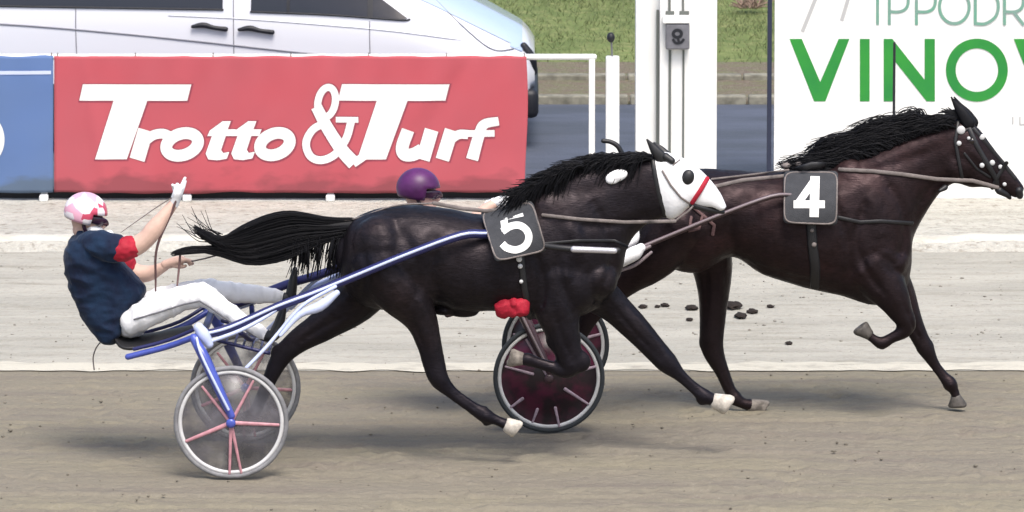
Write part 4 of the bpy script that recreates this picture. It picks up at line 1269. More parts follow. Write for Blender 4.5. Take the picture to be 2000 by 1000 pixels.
for k_ in range(230):     # locks that hang from the dock
    x0 = rnd.choice((581, 600, 607, 628, 652, 660, 675)) + rnd.gauss(0, 5); y0 = 464 + rnd.uniform(-8, 8)
    L = rnd.uniform(30, 78)
    dx = rnd.uniform(-26, -6)
    limb(bm, [(x0, y0, YH5 + rnd.uniform(-.06, .06), 1.2), (x0 + dx * .3, y0 + L * .5, YH5 + rnd.uniform(-.06, .06), 1.1), (x0 + dx * .6 + rnd.uniform(-6, 6), y0 + L, YH5, .6)], n=3, k=5)
for k_ in range(16):     # flying wisps
    x0 = rnd.uniform(400, 440); y0 = rnd.uniform(455, 475)
    limb(bm, [(x0, y0, YH5, 1.1), (x0 - 22, y0 - rnd.uniform(4, 22), YH5, .8), (x0 - rnd.uniform(35, 62), y0 - rnd.uniform(12, 55), YH5 + rnd.uniform(-.1, .1), .4)], n=4, k=4)
link_bm('tail', bm, M['hair'], h5)
# mane and fluffy neck hair
bm = bmesh.new()
for k_ in range(1800):
    t = rnd.random(); x0 = 1275 - t * 250; y0 = np.interp(x0, [1040, 1095, 1165, 1245, 1275], [368, 333, 306, 302, 302]) + rnd.uniform(-2, 10)
    L = rnd.uniform(30, 75); yy = YH5 - rnd.uniform(.02, .10) - (0.07 if x0 < 1140 else 0)
    limb(bm, [(x0, y0, yy, 1.0), (x0 - L * .4, y0 + rnd.uniform(-3, 8), yy - .02, .9), (x0 - L * rnd.uniform(.75, 1.0), y0 + rnd.uniform(0, 62), yy - .03 + rnd.uniform(-.02, .03), .4)], n=3, k=4)
link_bm('mane', bm, M['hair'], h5)
# ears with black ear covers
bm = bmesh.new()
limb(bm, [(1300, 316, YH5 - .05, 13, .6), (1284, 300, YH5 - .06, 11, .5), (1272, 284, YH5 - .06, 6, .5), (1264, 273, YH5 - .06, 2, .5)], n=4, k=12)
limb(bm, [(1300, 306, YH5 - .06, 8), (1312, 314, YH5 - .075, 7)], n=2, k=12)
link_bm('ear', bm, M['black'], h5)
bm = bmesh.new()
limb(bm, [(1300, 306, YH5 + .05, 12, .6), (1288, 292, YH5 + .06, 9, .5), (1278, 280, YH5 + .06, 3, .5)], n=4, k=12)
link_bm('ear', bm, M['black'], h5)
# white hood over the face
bm = bmesh.new()
hood = [((1276, 301), (1298, 422), .089), ((1300, 298), (1313, 427), .105), ((1336, 311), (1331, 416), .105), ((1364, 330), (1347, 402), .090), ((1389, 355), (1362, 404), .072), ((1407, 380), (1384, 404), .062), ((1417, 402), (1405, 410), .045)]
sections(bm, hood, YH5, n=5, k=26, pw=2.2, dinf=0.005)
hood_o = fuse('face_hood', bm, 0.010, M['white'], h5, smooth=3)
vh = bvh_of(hood_o)
bm = bmesh.new()
for yy, sg in ((YH5 - .088, -1), (YH5 + .088, 1)):
    blob(bm, 1343, 347, yy, 13, 16.5, .030, rot=20)
link_bm('eye_cup', bm, M['black'], hood_o)
bm = bmesh.new(); drape_strap(bm, vh, [(1274, 308), (1280, 345), (1288, 385), (1299, 422)], 9, YH5 - .09, lift=.004)
link_bm('hood_hem', bm, M['black'], hood_o)
bm = bmesh.new(); blob(bm, 1405, 398, YH5 - .040, 4, 5, .012); blob(bm, 1405, 398, YH5 + .040, 4, 5, .012)
link_bm('nostril', bm, M['eye'], h5)
bm = bmesh.new(); drape_strap(bm, vh, [(1382, 348), (1368, 372), (1352, 396)], 9, YH5 - .07, lift=.010)
link_bm('noseband', bm, M['red'], hood_o)
bm = bmesh.new(); drape_strap(bm, vh, [(1294, 334), (1310, 362), (1330, 386), (1350, 400)], 4, YH5 - .08, lift=.006)
drape_strap(bm, vh, [(1315, 322), (1328, 312)], 3, YH5 - .08, lift=.006)
link_bm('hood_seam', bm, M['strap'], hood_o)
bm = bmesh.new(); limb(bm, [(1352, 400, YH5 - .05, 7), (1372, 406, YH5 - .04, 6), (1398, 412, YH5 - .02, 5), (1412, 414, YH5, 4)], n=4, k=10)
limb(bm, [(1352, 400, YH5 + .05, 7), (1372, 406, YH5 + .04, 6), (1398, 412, YH5 + .02, 5), (1412, 414, YH5, 4)], n=4, k=10)
link_bm('chin_strap', bm, M['black'], h5)
# white ear plug puff on the neck and the check-rein hook
bm = bmesh.new(); yy = hitY(v5, 1204, 344, YH5 - .1)
blob(bm, 1204, 344, yy - .012, 23, 12, .022, rot=-18); blob(bm, 1196, 352, yy - .012, 13, 8, .02, rot=-5)
fuse('white_tuft', bm, .004, M['white'], h5, smooth=3)
bm = bmesh.new(); limb(bm, [(1178, 275, YH5 - .03, 4.5), (1192, 277, YH5 - .03, 4.5), (1206, 285, YH5 - .03, 5), (1215, 300, YH5 - .03, 5)], n=4, k=8)
link_bm('check_hook', bm, M['black'], h5)
bm = bmesh.new(); px_box(bm, 1032, 1063, 362, 377, YH5 - .16, .02, .004)
bmesh.ops.rotate(bm, verts=bm.verts, cent=W(1047, 370, YH5 - .15), matrix=Matrix.Rotation(R(4), 3, 'Y'))
# number cloth and digit
pad, place = saddle_pad(h5, v5, [(938, 414), (1040, 392), (1069, 490), (968, 512)], YH5 - .28)
ink = Ink(place, 0.0005)
ink.stroke([(975, 425), (1021, 415)], 15)
ink.stroke([(983, 419), (987, 452)], 14)
ink.stroke([(981, 452), (997, 442), (1014, 440), (1028, 449), (1033, 464), (1026, 480), (1008, 488), (990, 484), (981, 476)], 14, smooth=5)
ink.done('digit', M['paint'], pad, 5)
# harness
bm = bmesh.new()
drape_strap(bm, v5, [(1018, 500), (1022, 545), (1030, 600), (1036, 622)], 13, YH5 - .28)
link_bm('girth', bm, M['black'], h5)
for (x, y, z) in ((1016, 520, 5), (1018, 550, 4), (1014, 506, 6)):
    bm = bmesh.new(); blob(bm, x, y, hitY(v5, x, y, YH5 - .28) - .014, z, z, .012)
    link_bm('buckle', bm, M['rim'], h5)
bm = bmesh.new()
for (x, y, r_) in ((985, 602, 20), (1018, 599, 19)):
    yy = YH5 - .22
    blob(bm, x, y, yy, r_, 21, .065, rot=8)
blob(bm, 1000, 606, YH5 - .22, 16, 15, .055); blob(bm, 1004, 592, YH5 - .23, 12, 12, .05)
fuse('girth_pad', bm, .006, M['red'], h5, smooth=3, wr=(.014, (14, 10, 12)))
bm = bmesh.new()
drape_strap(bm, v5, [(1060, 420), (1130, 428), (1220, 434), (1318, 432)], 7, YH5 - .17, lift=.02)
drape_strap(bm, v5, [(848, 397), (900, 407), (950, 412), (1000, 408)], 8, YH5 - .10, lift=.012)
drape_strap(bm, v5, [(1318, 432), (1345, 412), (1356, 400)], 4, YH5 - .12)
link_bm('rein', bm, M['strap'], h5)
bm = bmesh.new()
limb(bm, [(332, 516, .80, 1.6), (400, 505, .74, 1.6), (520, 470, .66, 1.6), (690, 428, .58, 1.6), (770, 402, .56, 1.8), (850, 397, .50, 2)], n=4, k=6)
link_bm('rein', bm, M['strap'], h5)
bm = bmesh.new()
drape_strap(bm, v5, [(1062, 476), (1130, 470), (1200, 470), (1226, 482)], 6, YH5 - .25)
link_bm('breast_strap', bm, M['black'], h5)

# ---------------------------------------------------------------- horse with the 4
YH4 = O4.y + WID / 2
h4 = empty('horse', (W(1550, 830, YH4).x, YH4, 0), 'leading dark brown horse wearing the number 4, mane flying', 'horse', 'racing horses')
N4, F4 = YH4 - 0.15, YH4 + 0.15
st4 = [((1252, 392), (1246, 455), .09), ((1272, 350), (1255, 490), .19), ((1322, 334), (1300, 520), .26), ((1382, 330), (1366, 532), .295), ((1450, 334), (1428, 500), .29),
       ((1520, 336), (1490, 535), .30), ((1582, 326), (1560, 558), .31), ((1628, 318), (1640, 577), .29), ((1668, 306), (1712, 596), .255), ((1706, 290), (1762, 576), .22),
       ((1740, 274), (1780, 520), .18), ((1772, 258), (1784, 468), .145), ((1802, 247), (1806, 420), .115), ((1832, 238), (1834, 378), .10), ((1862, 232), (1862, 358), .09)]
hd4 = [((1850, 236), (1848, 356), .085), ((1880, 230), (1876, 360), .10), ((1908, 248), (1896, 366), .10), ((1938, 284), (1916, 366), .085), ((1962, 314), (1938, 370), .070),
       ((1984, 340), (1960, 378), .062), ((1999, 362), (1980, 386), .050)]
legs4 = [
    [(1318, 440, N4 + .02, 66, 1.0), (1275, 500, N4, 50, 1.0), (1225, 545, N4, 34, .9), (1180, 585, N4, 25, .85), (1150, 620, N4, 20, .8), (1125, 670, N4, 14, .9), (1105, 715, N4, 14, .9), (1090, 730, N4, 15, .9)],
    [(1345, 450, F4 - .03, 64, 1.0), (1385, 500, F4, 46, 1.0), (1394, 560, F4, 33, .95), (1392, 620, F4, 26, .9), (1390, 668, F4, 24, .85), (1396, 694, F4, 21, .85), (1410, 725, F4, 15, .9), (1425, 760, F4, 12, .85), (1436, 778, F4, 14, .95), (1452, 788, F4, 11, 1), (1466, 791, F4, 13, 1)],
    [(1722, 530, F4 - .03, 52, 1.0), (1758, 580, F4, 32, 1.0), (1780, 626, F4, 22, .95), (1797, 662, F4, 18, .95), (1808, 682, F4, 17, .95), (1824, 710, F4, 11.5, .9), (1842, 734, F4, 11, .9), (1856, 750, F4, 14, 1), (1864, 764, F4, 9.5, 1), (1868, 776, F4, 10, 1)],
    [(1700, 520, N4 + .04, 56, .9), (1740, 575, N4, 36, .9), (1760, 610, N4, 25, .9), (1772, 632, N4, 19, .95), (1764, 648, N4, 15, .95), (1742, 660, N4, 11, .9), (1722, 670, N4, 12, .95), (1706, 662, N4, 9, 1), (1694, 652, N4, 9, 1)],
]
lump4 = [(1378, 668, F4, 14, 22, .030, -5), (1394, 684, F4, 22, 20, .034), (1434, 774, F4, 15, 14, .030), (1428, 784, F4, 8, 8, .02), (1806, 678, F4, 19, 19, .036, 30), (1854, 752, F4, 13, 13, .028), (1770, 636, N4, 21, 18, .036), (1722, 672, N4, 14, 11, .028),
         (1330, 410, YH4 - .13, 62, 60, .17), (1685, 430, YH4 - .10, 60, 95, .15, 18), (1705, 500, YH4 - .10, 58, 60, .15), (1385, 470, YH4 + .1, 40, 44, .13), (1745, 505, YH4 - .06, 34, 40, .16),
         (1655, 372, YH4 - .07, 48, 66, .13, 12), (1872, 325, YH4 - .05, 34, 30, .06)]
gr4 = [([(1712, 330), (1760, 400), (1770, 460), (1745, 530)], 10, -.016), ([(1622, 370), (1650, 450), (1662, 520), (1645, 575)], 10, -.016), ([(1690, 400), (1672, 470), (1700, 540), (1735, 585)], 9, -.016),
       ([(1680, 350), (1715, 420), (1725, 490)], 15, .014), ([(1700, 480), (1740, 500), (1765, 540)], 12, .010), ([(1790, 420), (1815, 370), (1850, 345)], 9, -.012), ([(1640, 345), (1740, 320), (1850, 285)], 12, -.010),
       ([(1670, 330), (1760, 300), (1850, 262)], 14, .008), ([(1862, 300), (1880, 340), (1900, 352)], 7, -.010), ([(1890, 290), (1925, 318), (1955, 345)], 6, .010), ([(1900, 320), (1930, 345), (1955, 362)], 6, -.008),
       ([(1432, 400), (1424, 450), (1436, 500)], 13, -.018), ([(1345, 380), (1385, 430), (1400, 490)], 12, -.012), ([(1330, 370), (1345, 430), (1352, 500)], 16, .012), ([(1375, 500), (1380, 560), (1378, 620)], 6, -.010),
       ([(1404, 500), (1408, 560), (1404, 620)], 7, .009), ([(1470, 370), (1480, 440), (1490, 510)], 12, -.005), ([(1510, 400), (1515, 460), (1525, 520)], 10, .005), ([(1440, 505), (1520, 535), (1620, 560)], 7, -.008),
       ([(1758, 580), (1785, 640), (1800, 670)], 5, -.009), ([(1815, 695), (1835, 725), (1850, 745)], 4, -.004), ([(1402, 705), (1418, 745), (1430, 770)], 4, -.005)]
b4 = horse_body('body', h4, YH4, st4, hd4, legs4, lump4, M['coat4'], gr4)
v4 = bvh_of(b4)
hoof2(1464, 791, F4, 1, .12, 12, 14, 34, M['hoof_worn'], h4)
hoof2(1868, 774, F4, .25, 1, 10, 17, 22, M['hoof'], h4)
hoof2(1697, 655, N4, -1, -.75, 10, 16, 26, M['hoof'], h4)
hoof2(1092, 730, N4, -1, .1, 13, 17, 24, M['hoof'], h4)
# mane
bm = bmesh.new(); rnd = random.Random(21)
for k_ in range(2600):
    x0 = rnd.uniform(1625, 1868); y0 = np.interp(x0, [1620, 1668, 1706, 1740, 1772, 1802, 1868], [322, 306, 290, 274, 258, 247, 232]) + rnd.uniform(-3, 18)
    L = rnd.uniform(45, 110) * (0.55 + 0.45 * min(1, (1868 - x0) / 80)); yy = YH4 - rnd.uniform(.0, .10)
    tuft = noise.noise(Vector((x0 * .035, 0, 2))); up = rnd.uniform(4, 34) * (1 if 1660 < x0 < 1820 else .35) * (1 + .9 * tuft); L *= 1 + .5 * noise.noise(Vector((x0 * .05, 5, 2))); bend = rnd.gauss(0, 1.5)
    limb(bm, [(x0, y0, yy, 1.0), (x0 - L * .35, y0 - up * .9 + bend * .5, yy - .01, .9), (x0 - L * .7, y0 - up * .85 + rnd.uniform(-1, 8) + bend, yy - .02, .7), (x0 - L, y0 - up * .5 + rnd.uniform(0, 18), yy, .6)], n=3, k=4)
link_bm('mane', bm, M['hair'], h4)
# forelock tuft between the ears
bm = bmesh.new()
for k_ in range(30):
    limb(bm, [(1878, 232, YH4 - .03, 3), (1862 + rnd.uniform(-8, 8), 222 + rnd.uniform(-6, 6), YH4 - .03, 2.5), (1846 + rnd.uniform(-14, 10), 214 + rnd.uniform(-5, 16), YH4 - .03, .6)], n=3, k=4)
link_bm('forelock', bm, M['hair'], h4)
for yo, dx in ((-.055, 0), (.055, 6)):
    bm = bmesh.new()
    limb(bm, [(1892 + dx, 240, YH4 + yo, 13, .5), (1880 + dx, 222, YH4 + yo, 11, .5), (1868 + dx, 206, YH4 + yo, 6, .5), (1858 + dx, 190, YH4 + yo, 1.5, .5)], n=4, k=12)
    link_bm('ear', bm, M['hair'], h4)
bm = bmesh.new(); blob(bm, 1899, 276, hitY(v4, 1899, 276, YH4 - .09) + .006, 7, 7, .016)
blob(bm, 1899, 276, YH4 + .085, 7, 7, .016)
link_bm('eye', bm, M['eye'], h4)
# bridle
bm = bmesh.new()
for pts, w_ in (([(1872, 238), (1866, 275), (1872, 310), (1880, 352)], 7), ([(1868, 262), (1892, 252), (1910, 254)], 6), ([(1890, 245), (1908, 285), (1928, 320), (1946, 350), (1948, 372)], 10),
                ([(1966, 318), (1948, 346), (1938, 368)], 8), ([(1900, 250), (1930, 285), (1958, 318), (1982, 348)], 9), ([(1884, 300), (1908, 330), (1934, 346)], 5)):
    drape_strap(bm, v4, pts, w_, YH4 - .085)
limb(bm, [(1836, 372, YH4 - .10, 4), (1846, 366, YH4 - .08, 6)], n=1, k=6)
link_bm('bridle', bm, M['black'], h4)
for x, y, r_ in ((1877, 254, 8.5), (1873, 280, 5), (1918, 268, 6), (1892, 270, 3.5), (1918, 323, 5), (1938, 318, 5.5), (1954, 326, 4.5), (1962, 360, 4)):
    bm = bmesh.new(); blob(bm, x, y, hitY(v4, x, y, YH4 - .08) - .012, r_, r_, .010)
    link_bm('bridle_boss', bm, M['rim'], h4)
bm = bmesh.new()
limb(bm, [(1952, 372, YH4 - .04, 8), (1966, 380, YH4 - .03, 6), (1972, 386, YH4 - .02, 4)], n=3, k=10)
limb(bm, [(1990, 372, YH4 - .04, 8), (1992, 382, YH4 - .03, 7)], n=3, k=10)
link_bm('muzzle_band', bm, M['black'], h4)
# number cloth
pad, place = saddle_pad(h4, v4, [(1531, 335), (1637, 335), (1635, 440), (1530, 436)], YH4 - .28)
ink = Ink(place, 0.0005)
ink.stroke([(1592, 350), (1559, 397)], 14)
ink.stroke([(1550, 399), (1611, 399)], 15)
ink.stroke([(1592, 344), (1590, 424)], 18)
ink.done('digit', M['paint'], pad, 5)
bm = bmesh.new()
drape_strap(bm, v4, [(1584, 434), (1587, 480), (1592, 520), (1592, 560)], 20, YH4 - .28)
drape_strap(bm, v4, [(1638, 425), (1680, 434), (1720, 432), (1782, 436)], 8, YH4 - .25)
drape_strap(bm, v4, [(1548, 334), (1585, 322), (1620, 322)], 12, YH4 - .2)
link_bm('harness_strap', bm, M['black'], h4)
for (x, y, z) in ((1590, 478, 5), (1586, 450, 4)):
    bm = bmesh.new(); blob(bm, x, y, hitY(v4, x, y, YH4 - .28) - .016, z, z, .012)
    link_bm('buckle', bm, M['strap'], h4)
bm = bmesh.new()
drape_strap(bm, v4, [(1640, 331), (1700, 334), (1760, 340), (1830, 350), (1900, 353), (1948, 366)], 8, YH4 - .14, lift=.015)
drape_strap(bm, v4, [(1390, 366), (1450, 352), (1531, 344)], 8, YH4 - .24, lift=.012)
drape_strap(bm, v4, [(1390, 350), (1460, 342), (1540, 332)], 4, YH4 - .2, lift=.012)
link_bm('rein', bm, M['strap'], h4)
bm = bmesh.new()
for (x, y, r_) in ((1535, 322, 12), (1560, 318, 12), (1582, 322, 12), (1604, 321, 9)):
    blob(bm, x, y, YH4 - .06, r_, 8, .05)
fuse('saddle_roll', bm, .006, M['strap'], h4, smooth=3)
# coil of harness on the rump, tail tied short and hidden behind
bm = bmesh.new()
drape_strap(bm, v4, [(1352, 404), (1372, 420), (1366, 446), (1346, 452), (1350, 424)], 6, YH4 - .26, lift=.01)
drape_strap(bm, v4, [(1372, 420), (1395, 440), (1392, 458)], 7, YH4 - .26, lift=.01)
link_bm('breeching', bm, M['strap_brown'], h4)
bm = bmesh.new()
limb(bm, [(1262, 372, YH4, 20), (1225, 385, YH4, 24), (1180, 405, YH4, 24), (1130, 430, YH4, 16), (1080, 445, YH4, 6)], n=4, k=12)
strands(bm, [(1265, 360), (1200, 372), (1130, 400), (1060, 430)], [(1258, 392), (1200, 430), (1140, 450), (1070, 455)], YH4, .08, 90, .006, rnd)
link_bm('tail', bm, M['hair'], h4)

# ================================================================== DRIVERS
def driver(D, label, cloth):
    Yc = D['Y']
    per = empty('person', (W(*D['hip'], Yc).x, Yc, 0), label, 'person', 'sulky drivers')
    def S(a): return a
    # continuous body under the clothes
    bm = bmesh.new()
    tor = D['torso']
    sections(bm, [((a[0] * .88 + b[0] * .12, a[1] * .88 + b[1] * .12), (b[0] * .88 + a[0] * .12, b[1] * .88 + a[1] * .12), h * .85) for a, b, h in tor], Yc, n=3, k=20)
    hx, hy = D['head']
    blob(bm, hx, hy, Yc, 31, 37, .078, rot=D['tilt'])                       # skull
    tl = R(D['tilt'])
    def hp(dx, dy): return (hx + dx * math.cos(tl) - dy * math.sin(tl), hy + dx * math.sin(tl) + dy * math.cos(tl))
    blob(bm, *hp(12, 20), Yc, 20, 21, .060)                                 # jaw
    blob(bm, *hp(26, 33), Yc, 9, 8, .030)                                   # chin
    limb(bm, [(*hp(28, -2), Yc, 4), (*hp(36, 8), Yc, 6), (*hp(33, 12), Yc, 4)], n=2, k=8)   # nose
    limb(bm, [(*hp(29, 19), Yc - .02, 3), (*hp(32, 19), Yc, 3.5), (*hp(29, 19), Yc + .02, 3)], n=2, k=8)   # lips
    limb(bm, [(*hp(29, 24), Yc - .02, 3), (*hp(31, 24), Yc, 3.5), (*hp(29, 24), Yc + .02, 3)], n=2, k=8)
    for sg in (-1, 1): blob(bm, *hp(-3, 8), Yc + sg * .078, 6, 9, .012)     # ears
    limb(bm, [(*hp(-4, 26), Yc, 18), (*D['neck'], Yc, 19)], n=2, k=12)
    for arm in D['arms']: limb(bm, arm, n=5, k=14)
    for leg in D['legs']: limb(bm, [(p[0], p[1], p[2], p[3] * .62) for p in leg], n=4, k=12)
    fuse('body', bm, .0075, M['skin'], per, smooth=3)
    bm = bmesh.new()
    for sg in (-1, 1): blob(bm, *hp(27, 0), Yc + sg * .032, 4, 3, .012)
    link_bm('eye', bm, M['eye'], per)
    # vest
    bm = bmesh.new()
    sections(bm, tor, Yc, n=4, k=28, pw=2.3)
    for p in D['shoulders']: limb(bm, p, n=3, k=14)
    fuse('vest', bm, .008, cloth['vest'], per, smooth=3, wr=(.020, (5, 4, 11)))
    for sl in D['sleeves']:
        bm = bmesh.new(); limb(bm, sl, n=3, k=14); fuse('sleeve', bm, .006, cloth['sleeve'], per, smooth=3, wr=(.008, (16, 10, 14)))
    bm = bmesh.new(); nx0, ny0 = D['neck']
    limb(bm, [(nx0 - 2, ny0 - 2, Yc, 24, 1.1), (nx0 + 8, ny0 - 12, Yc, 23, 1.1)], n=2, k=18)
    limb(bm, [(nx0 + 22, ny0 - 2, Yc - .04, 10), (nx0 + 44, ny0 - 8, Yc - .05, 9), (nx0 + 46, ny0 + 2, Yc - .02, 8)], n=2, k=10)
    fuse('collar', bm, .006, M['white'], per, smooth=3, wr=(.006, (18, 12, 18)))
    # trousers
    bm = bmesh.new()
    for leg in D['legs']: limb(bm, leg, n=5, k=18)
    blob(bm, D['hip'][0] + 24, D['hip'][1] - 2, Yc, 34, 26, .17, rot=-20)
    tr = fuse('trousers', bm, .0075, M['white'], per, smooth=3, wr=(.013, (14, 4, 6)))
    vt = bvh_of(tr)
    if 'stripe' in D:
        bm = bmesh.new(); drape_strap(bm, vt, D['stripe'], 3.5, Yc - .2, lift=.004); link_bm('stripe', bm, M['box'], tr)
    for bt in D['boots']:
        bm = bmesh.new(); limb(bm, bt, n=4, k=14); 
        link_bm('boot', bm, cloth['boot'], per)
    # helmet
    bm = bmesh.new()
    c = W(*hp(-5, -8), Yc); s = mpp(Yc)
    mt = Matrix.Translation(c) @ Matrix.Rotation(tl, 4, 'Y') @ Matrix.Diagonal((43 * s, .130, 40 * s, 1))
    bmesh.ops.create_uvsphere(bm, u_segments=32, v_segments=20, radius=1.0, matrix=mt)
    # cut the face opening and the lower edge, in the head's own frame
    inv = (Matrix.Translation(c) @ Matrix.Rotation(tl, 4, 'Y')).inverted()
    rm = []
    for v in bm.verts:
        l = inv @ v.co
        if l.z < -22 * s or (l.x > 17 * s and l.z < 2 * s): rm.append(v)
    bmesh.ops.delete(bm, geom=rm, context='VERTS')
    ho = link_bm('helmet', bm, cloth['helmet'], per)
    so = ho.modifiers.new('thick', 'SOLIDIFY'); so.thickness = .012; so.offset = -1
    bm = bmesh.new()
    if cloth.get('peak', True): limb(bm, [(*hp(30, -8), Yc - .06, 3), (*hp(44, -10), Yc - .03, 4), (*hp(46, -11), Yc, 4), (*hp(44, -10), Yc + .03, 4), (*hp(30, -8), Yc + .06, 3)], n=4, k=8)
    if bm.verts: link_bm('peak', bm, cloth['helmet'], ho)
    bm = bmesh.new()
    limb(bm, [(*hp(2, 2), Yc - .082, 7, .35), (*hp(20, 1), Yc - .074, 9, .4), (*hp(32, 2), Yc - .045, 10, .4), (*hp(35, 3), Yc, 10, .5), (*hp(32, 2), Yc + .045, 10, .4), (*hp(20, 1), Yc + .074, 9, .4)], n=4, k=10)
    link_bm('goggles', bm, M['visor'], per)
    bm = bmesh.new()
    limb(bm, [(*hp(-6, 10), Yc - .092, 4), (*hp(4, 26), Yc - .075, 4), (*hp(22, 38), Yc - .03, 4), (*hp(24, 39), Yc + .03, 4)], n=3, k=8)
    link_bm('chin_strap', bm, M['visor'], ho)
    # gloved hands: palm, four curled fingers, thumb
    for hd in D['hands']:
        bm = bmesh.new()
        (wx, wy, wY), (dx, dy), fl = hd['w'], hd['d'], hd['f']
        L = math.hypot(dx, dy); ux, uy = dx / L, dy / L; nx_, ny_ = -uy, ux
        def q(a, b): return (wx + ux * a + nx_ * b, wy + uy * a + ny_ * b)
        limb(bm, [(*q(-8, 0), wY, 9.5, 1.1), (*q(4, 0), wY, 10, 1.4), (*q(16, 0), wY, 10, 1.9), (*q(26, 0), wY, 8, 2.2)], n=3, k=14)
        for i, (o_, l_) in enumerate(((-.036, 24), (-.012, 28), (.012, 26), (.036, 20))):
            cx_ = fl
            if hd['glove'] and fl < 0:       # raised hand seen from its edge: fingers fan upwards
                b_ = (-7, -2, 2, 6)[i]; l2 = (5, 10, 26, 20)[i]; sp = (-8, -5, 1, 0)[i]
                limb(bm, [(*q(18, b_), wY, 4.2), (*q(22 + l2 * .5, b_ + sp * .6), wY + o_ * .2, 3.9), (*q(22 + l2, b_ + sp), wY + o_ * .3 - (.02 if i < 2 else 0), 3.2)], n=3, k=8)
                continue
            limb(bm, [(*q(22, 0), wY + o_, 4.3), (*q(22 + l_ * .45, cx_ * 3), wY + o_, 3.9), (*q(22 + l_ * .75, cx_ * 9), wY + o_ * .9, 3.5), (*q(22 + l_ * .8, cx_ * 15), wY + o_ * .85, 3.0)], n=3, k=8)
        limb(bm, [(*q(4, 4 * fl), wY - .030, 4.6), (*q(14, 11 * fl), wY - .042, 4.3), (*q(24, 15 * fl), wY - .036, 3.8), (*q(30, 15 * fl), wY - .026, 3.2)], n=3, k=8)
        fuse('glove', bm, .0045, M['white'] if hd['glove'] else M['skin'], per, smooth=2)
    return per

D5 = dict(Y=YH5, hip=(236, 634), head=(170, 424), tilt=16, neck=(172, 466),
    torso=[((150, 454), (192, 458), .09), ((134, 472), (222, 468), .195), ((125, 495), (240, 505), .22), ((126, 530), (266, 540), .21), ((137, 570), (286, 566), .195), ((155, 612), (264, 604), .185), ((180, 648), (246, 644), .17), ((196, 664), (236, 660), .14)],
    arms=[[(206, 480, .45, 15), (232, 486, .37, 20), (262, 482, .36, 20), (286, 466, .35, 18), (302, 446, .35, 18), (322, 420, .36, 13), (340, 396, .38, 10)],
          [(206, 482, .78, 15), (232, 510, .84, 20), (262, 532, .85, 19), (290, 534, .83, 16), (314, 524, .80, 11), (328, 516, .79, 9)]],
    shoulders=[[(176, 474, .50, 26), (198, 480, .44, 31), (224, 485, .380, 28)], [(176, 474, .72, 26), (200, 482, .79, 30), (222, 496, .83, 27)]],
    sleeves=[[(228, 487, .37, 24), (240, 487, .36, 25), (255, 483, .355, 23)], [(218, 498, .83, 26), (244, 516, .84, 24)]],
    legs=[[(258, 630, .47, 25), (292, 610, .44, 30), (340, 590, .41, 27), (384, 576, .38, 25), (404, 580, .36, 23), (440, 604, .33, 19), (480, 631, .30, 15), (516, 652, .28, 13)],
          [(258, 624, .74, 25), (300, 598, .77, 32), (360, 578, .80, 28), (400, 568, .83, 24), (428, 568, .85, 22), (480, 574, .88, 20), (520, 576, .91, 17), (556, 580, .94, 12)]],
    boots=[[(518, 656, .28, 11, 1.1), (534, 655, .27, 12, 1.2), (542, 640, .27, 11, 1.3), (549, 618, .27, 9, 1.4), (554, 600, .27, 6, 1.4)],
           [(556, 582, .94, 11, 1.1), (566, 582, .95, 11, 1.2), (570, 565, .95, 10, 1.3), (573, 545, .95, 8, 1.4), (576, 526, .95, 5, 1.3)]],
    hands=[dict(w=(342, 392, .38), d=(8, -22), f=-.5, glove=True), dict(w=(330, 515, .79), d=(20, -6), f=.9, glove=False)],
    stripe=[(262, 624), (310, 610), (360, 594), (390, 588), (410, 600), (450, 628), (500, 658)])
driver(D5, 'driver leaning back in navy vest, white trousers and pink and white helmet, one arm raised', dict(vest=M['navy'], sleeve=M['red'], boot=M['black'], helmet=M['helmet5'], peak=False))
dY = O4.y
def sh(p, dx=650, dy=-44): return (p[0] + dx, p[1] + dy) + ((p[2] + dY,) + tuple(p[3:]) if len(p) > 2 else ())
D4 = dict(Y=YH4, hip=(890, 560), head=(821, 376), tilt=6, neck=(822, 430),
    torso=[((a[0] + 660, 410 + (a[1] - 452) * .8), (b[0] + 660, 412 + (b[1] - 452) * .8), h) for a, b, h in D5['torso']],
    arms=[[(862, 448, .42 + dY, 24), (890, 446, .38 + dY, 20), (925, 432, .38 + dY, 17), (950, 408, .40 + dY, 12), (972, 394, .42 + dY, 9)],
          [(862, 450, .8 + dY, 24), (890, 450, .83 + dY, 20), (925, 436, .82 + dY, 17), (945, 412, .80 + dY, 12), (962, 398, .78 + dY, 9)]],
    shoulders=[[(840, 452, .48 + dY, 26), (868, 450, .41 + dY, 28)], [(840, 452, .75 + dY, 26), (868, 452, .81 + dY, 28)]],
    sleeves=[[(876, 449, .39 + dY, 23), (900, 444, .38 + dY, 21)], [(876, 451, .83 + dY, 23), (900, 448, .83 + dY, 21)]],
    legs=[[(890, 562, .47 + dY, 28), (960, 548, .43 + dY, 30), (1040, 526, .38 + dY, 26), (1070, 524, .36 + dY, 24), (1130, 530, .28 + dY, 19), (1204, 518, .16 + dY, 12)],
          [(890, 562, .74 + dY, 28), (960, 550, .78 + dY, 30), (1040, 512, .82 + dY, 26), (1070, 508, .85 + dY, 23), (1130, 502, .60 + dY, 18), (1208, 488, .31 + dY, 12)]],
    boots=[[(1204, 516, .14 + dY, 11, 1.1), (1220, 506, .13 + dY, 13, 1.2), (1240, 494, .13 + dY, 14, 1.2), (1252, 484, .13 + dY, 9, 1.2)],
           [(1206, 486, .30 + dY, 10, 1.1), (1220, 478, .30 + dY, 12, 1.2), (1238, 466, .30 + dY, 11, 1.2), (1243, 446, .30 + dY, 5, 1.2)]],
    hands=[dict(w=(972, 394, .42 + dY), d=(22, -5), f=.8, glove=True), dict(w=(962, 398, .78 + dY), d=(22, -6), f=.8, glove=True)])
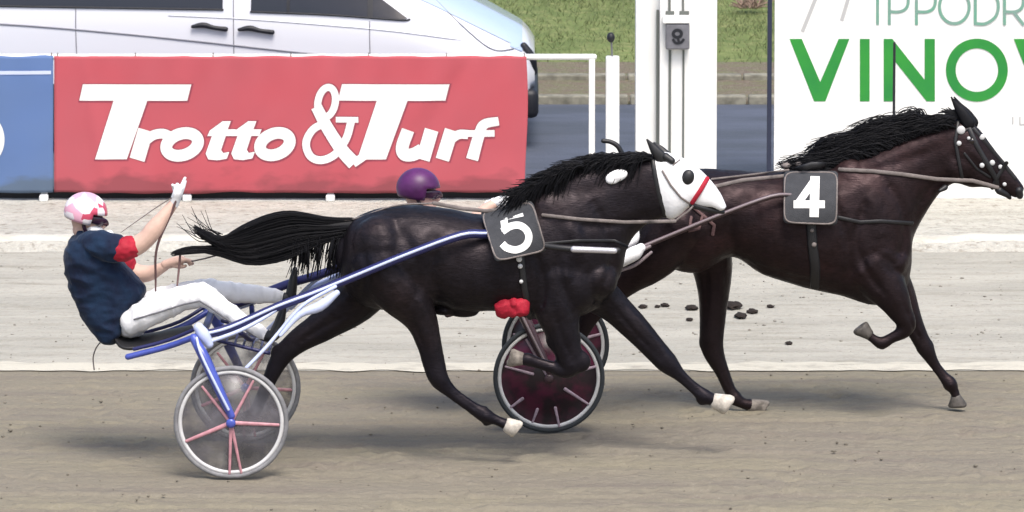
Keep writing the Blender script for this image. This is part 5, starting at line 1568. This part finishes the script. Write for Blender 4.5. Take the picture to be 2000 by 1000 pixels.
driver(D4, 'driver with a glossy purple helmet, mostly hidden behind the black horse', dict(vest=M['purple'], sleeve=M['purple'], boot=M['white'], helmet=M['purple'], peak=False))
# whip and hand loop
bm = bmesh.new()
limb(bm, [(350, 378, .355, 1.3), (310, 402, .35, 1.1), (270, 430, .34, .9), (236, 454, .33, .6)], n=3, k=6)
tag(link_bm('whip', bm, M['strap']), "thin driving whip held back from the navy-vested driver's raised hand", 'whip')
bm = bmesh.new()
limb(bm, [(346, 385, .345, 2.6), (332, 422, .34, 2.6), (312, 466, .34, 2.6), (304, 500, .35, 2.4), (304, 540, .40, 2.2), (304, 568, .42, 1.6)], n=4, k=6)
limb(bm, [(352, 496, .6, 2.4), (350, 520, .55, 2.2), (346, 558, .45, 1.8)], n=4, k=6)
tag(link_bm('hand_rein', bm, M['strap_brown']), "brown rein strap hanging from the navy-vested driver's hands to his lap", 'rein')

# ================================================================== DIRT CLODS on the gravel
rnd = random.Random(9)
for (x, y, r_, lab) in ((1256, 601, 7, 'lone small dark dirt clod leftmost of the row on the pale gravel'), (1284, 600, 5, 'small dark crumb, second from the left of the clods on the gravel'), (1299, 598, 7, 'dark crumb, third from the left of the clods on the gravel'),
                   (1350, 604, 10, 'dark clod just left of the brown horse\'s hind leg'), (1347, 626, 6, 'small clod low beside the left edge of the brown horse\'s hind leg'),
                   (1430, 601, 15, 'biggest dark dirt clod just right of the brown horse\'s hind leg'), (1447, 620, 11, 'lower of the large clods right of the hind leg'),
                   (1469, 611, 9, 'rightmost of the three big clods right of the hind leg'), (1505, 600, 6, 'small lone clod at the right end of the row on the gravel'),
                   (1541, 672, 6, 'tiny dark clod low on the gravel near the track edge')):
    g_ = G(x, y); bm = bmesh.new(); s = mpp(g_.y)
    bmesh.ops.create_icosphere(bm, subdivisions=3, radius=1.0)
    sd_ = rnd.uniform(0, 50)
    for v in bm.verts:
        n_ = 1 + .45 * noise.noise(v.co * 1.6 + Vector((sd_, 0, 0))) + .2 * noise.noise(v.co * 4 + Vector((sd_, 0, 0)))
        v.co = Vector((v.co.x * r_ * s * 1.1 * n_, v.co.y * r_ * s * 2.2 * n_, v.co.z * r_ * s * .42 * n_)) + Vector((g_.x, g_.y, r_ * s * .35))
    tag(link_bm('dirt_clod', bm, M['clod'], loc=(g_.x, g_.y, 0)), lab, 'dirt clod', 'dark clods scattered on the pale gravel')
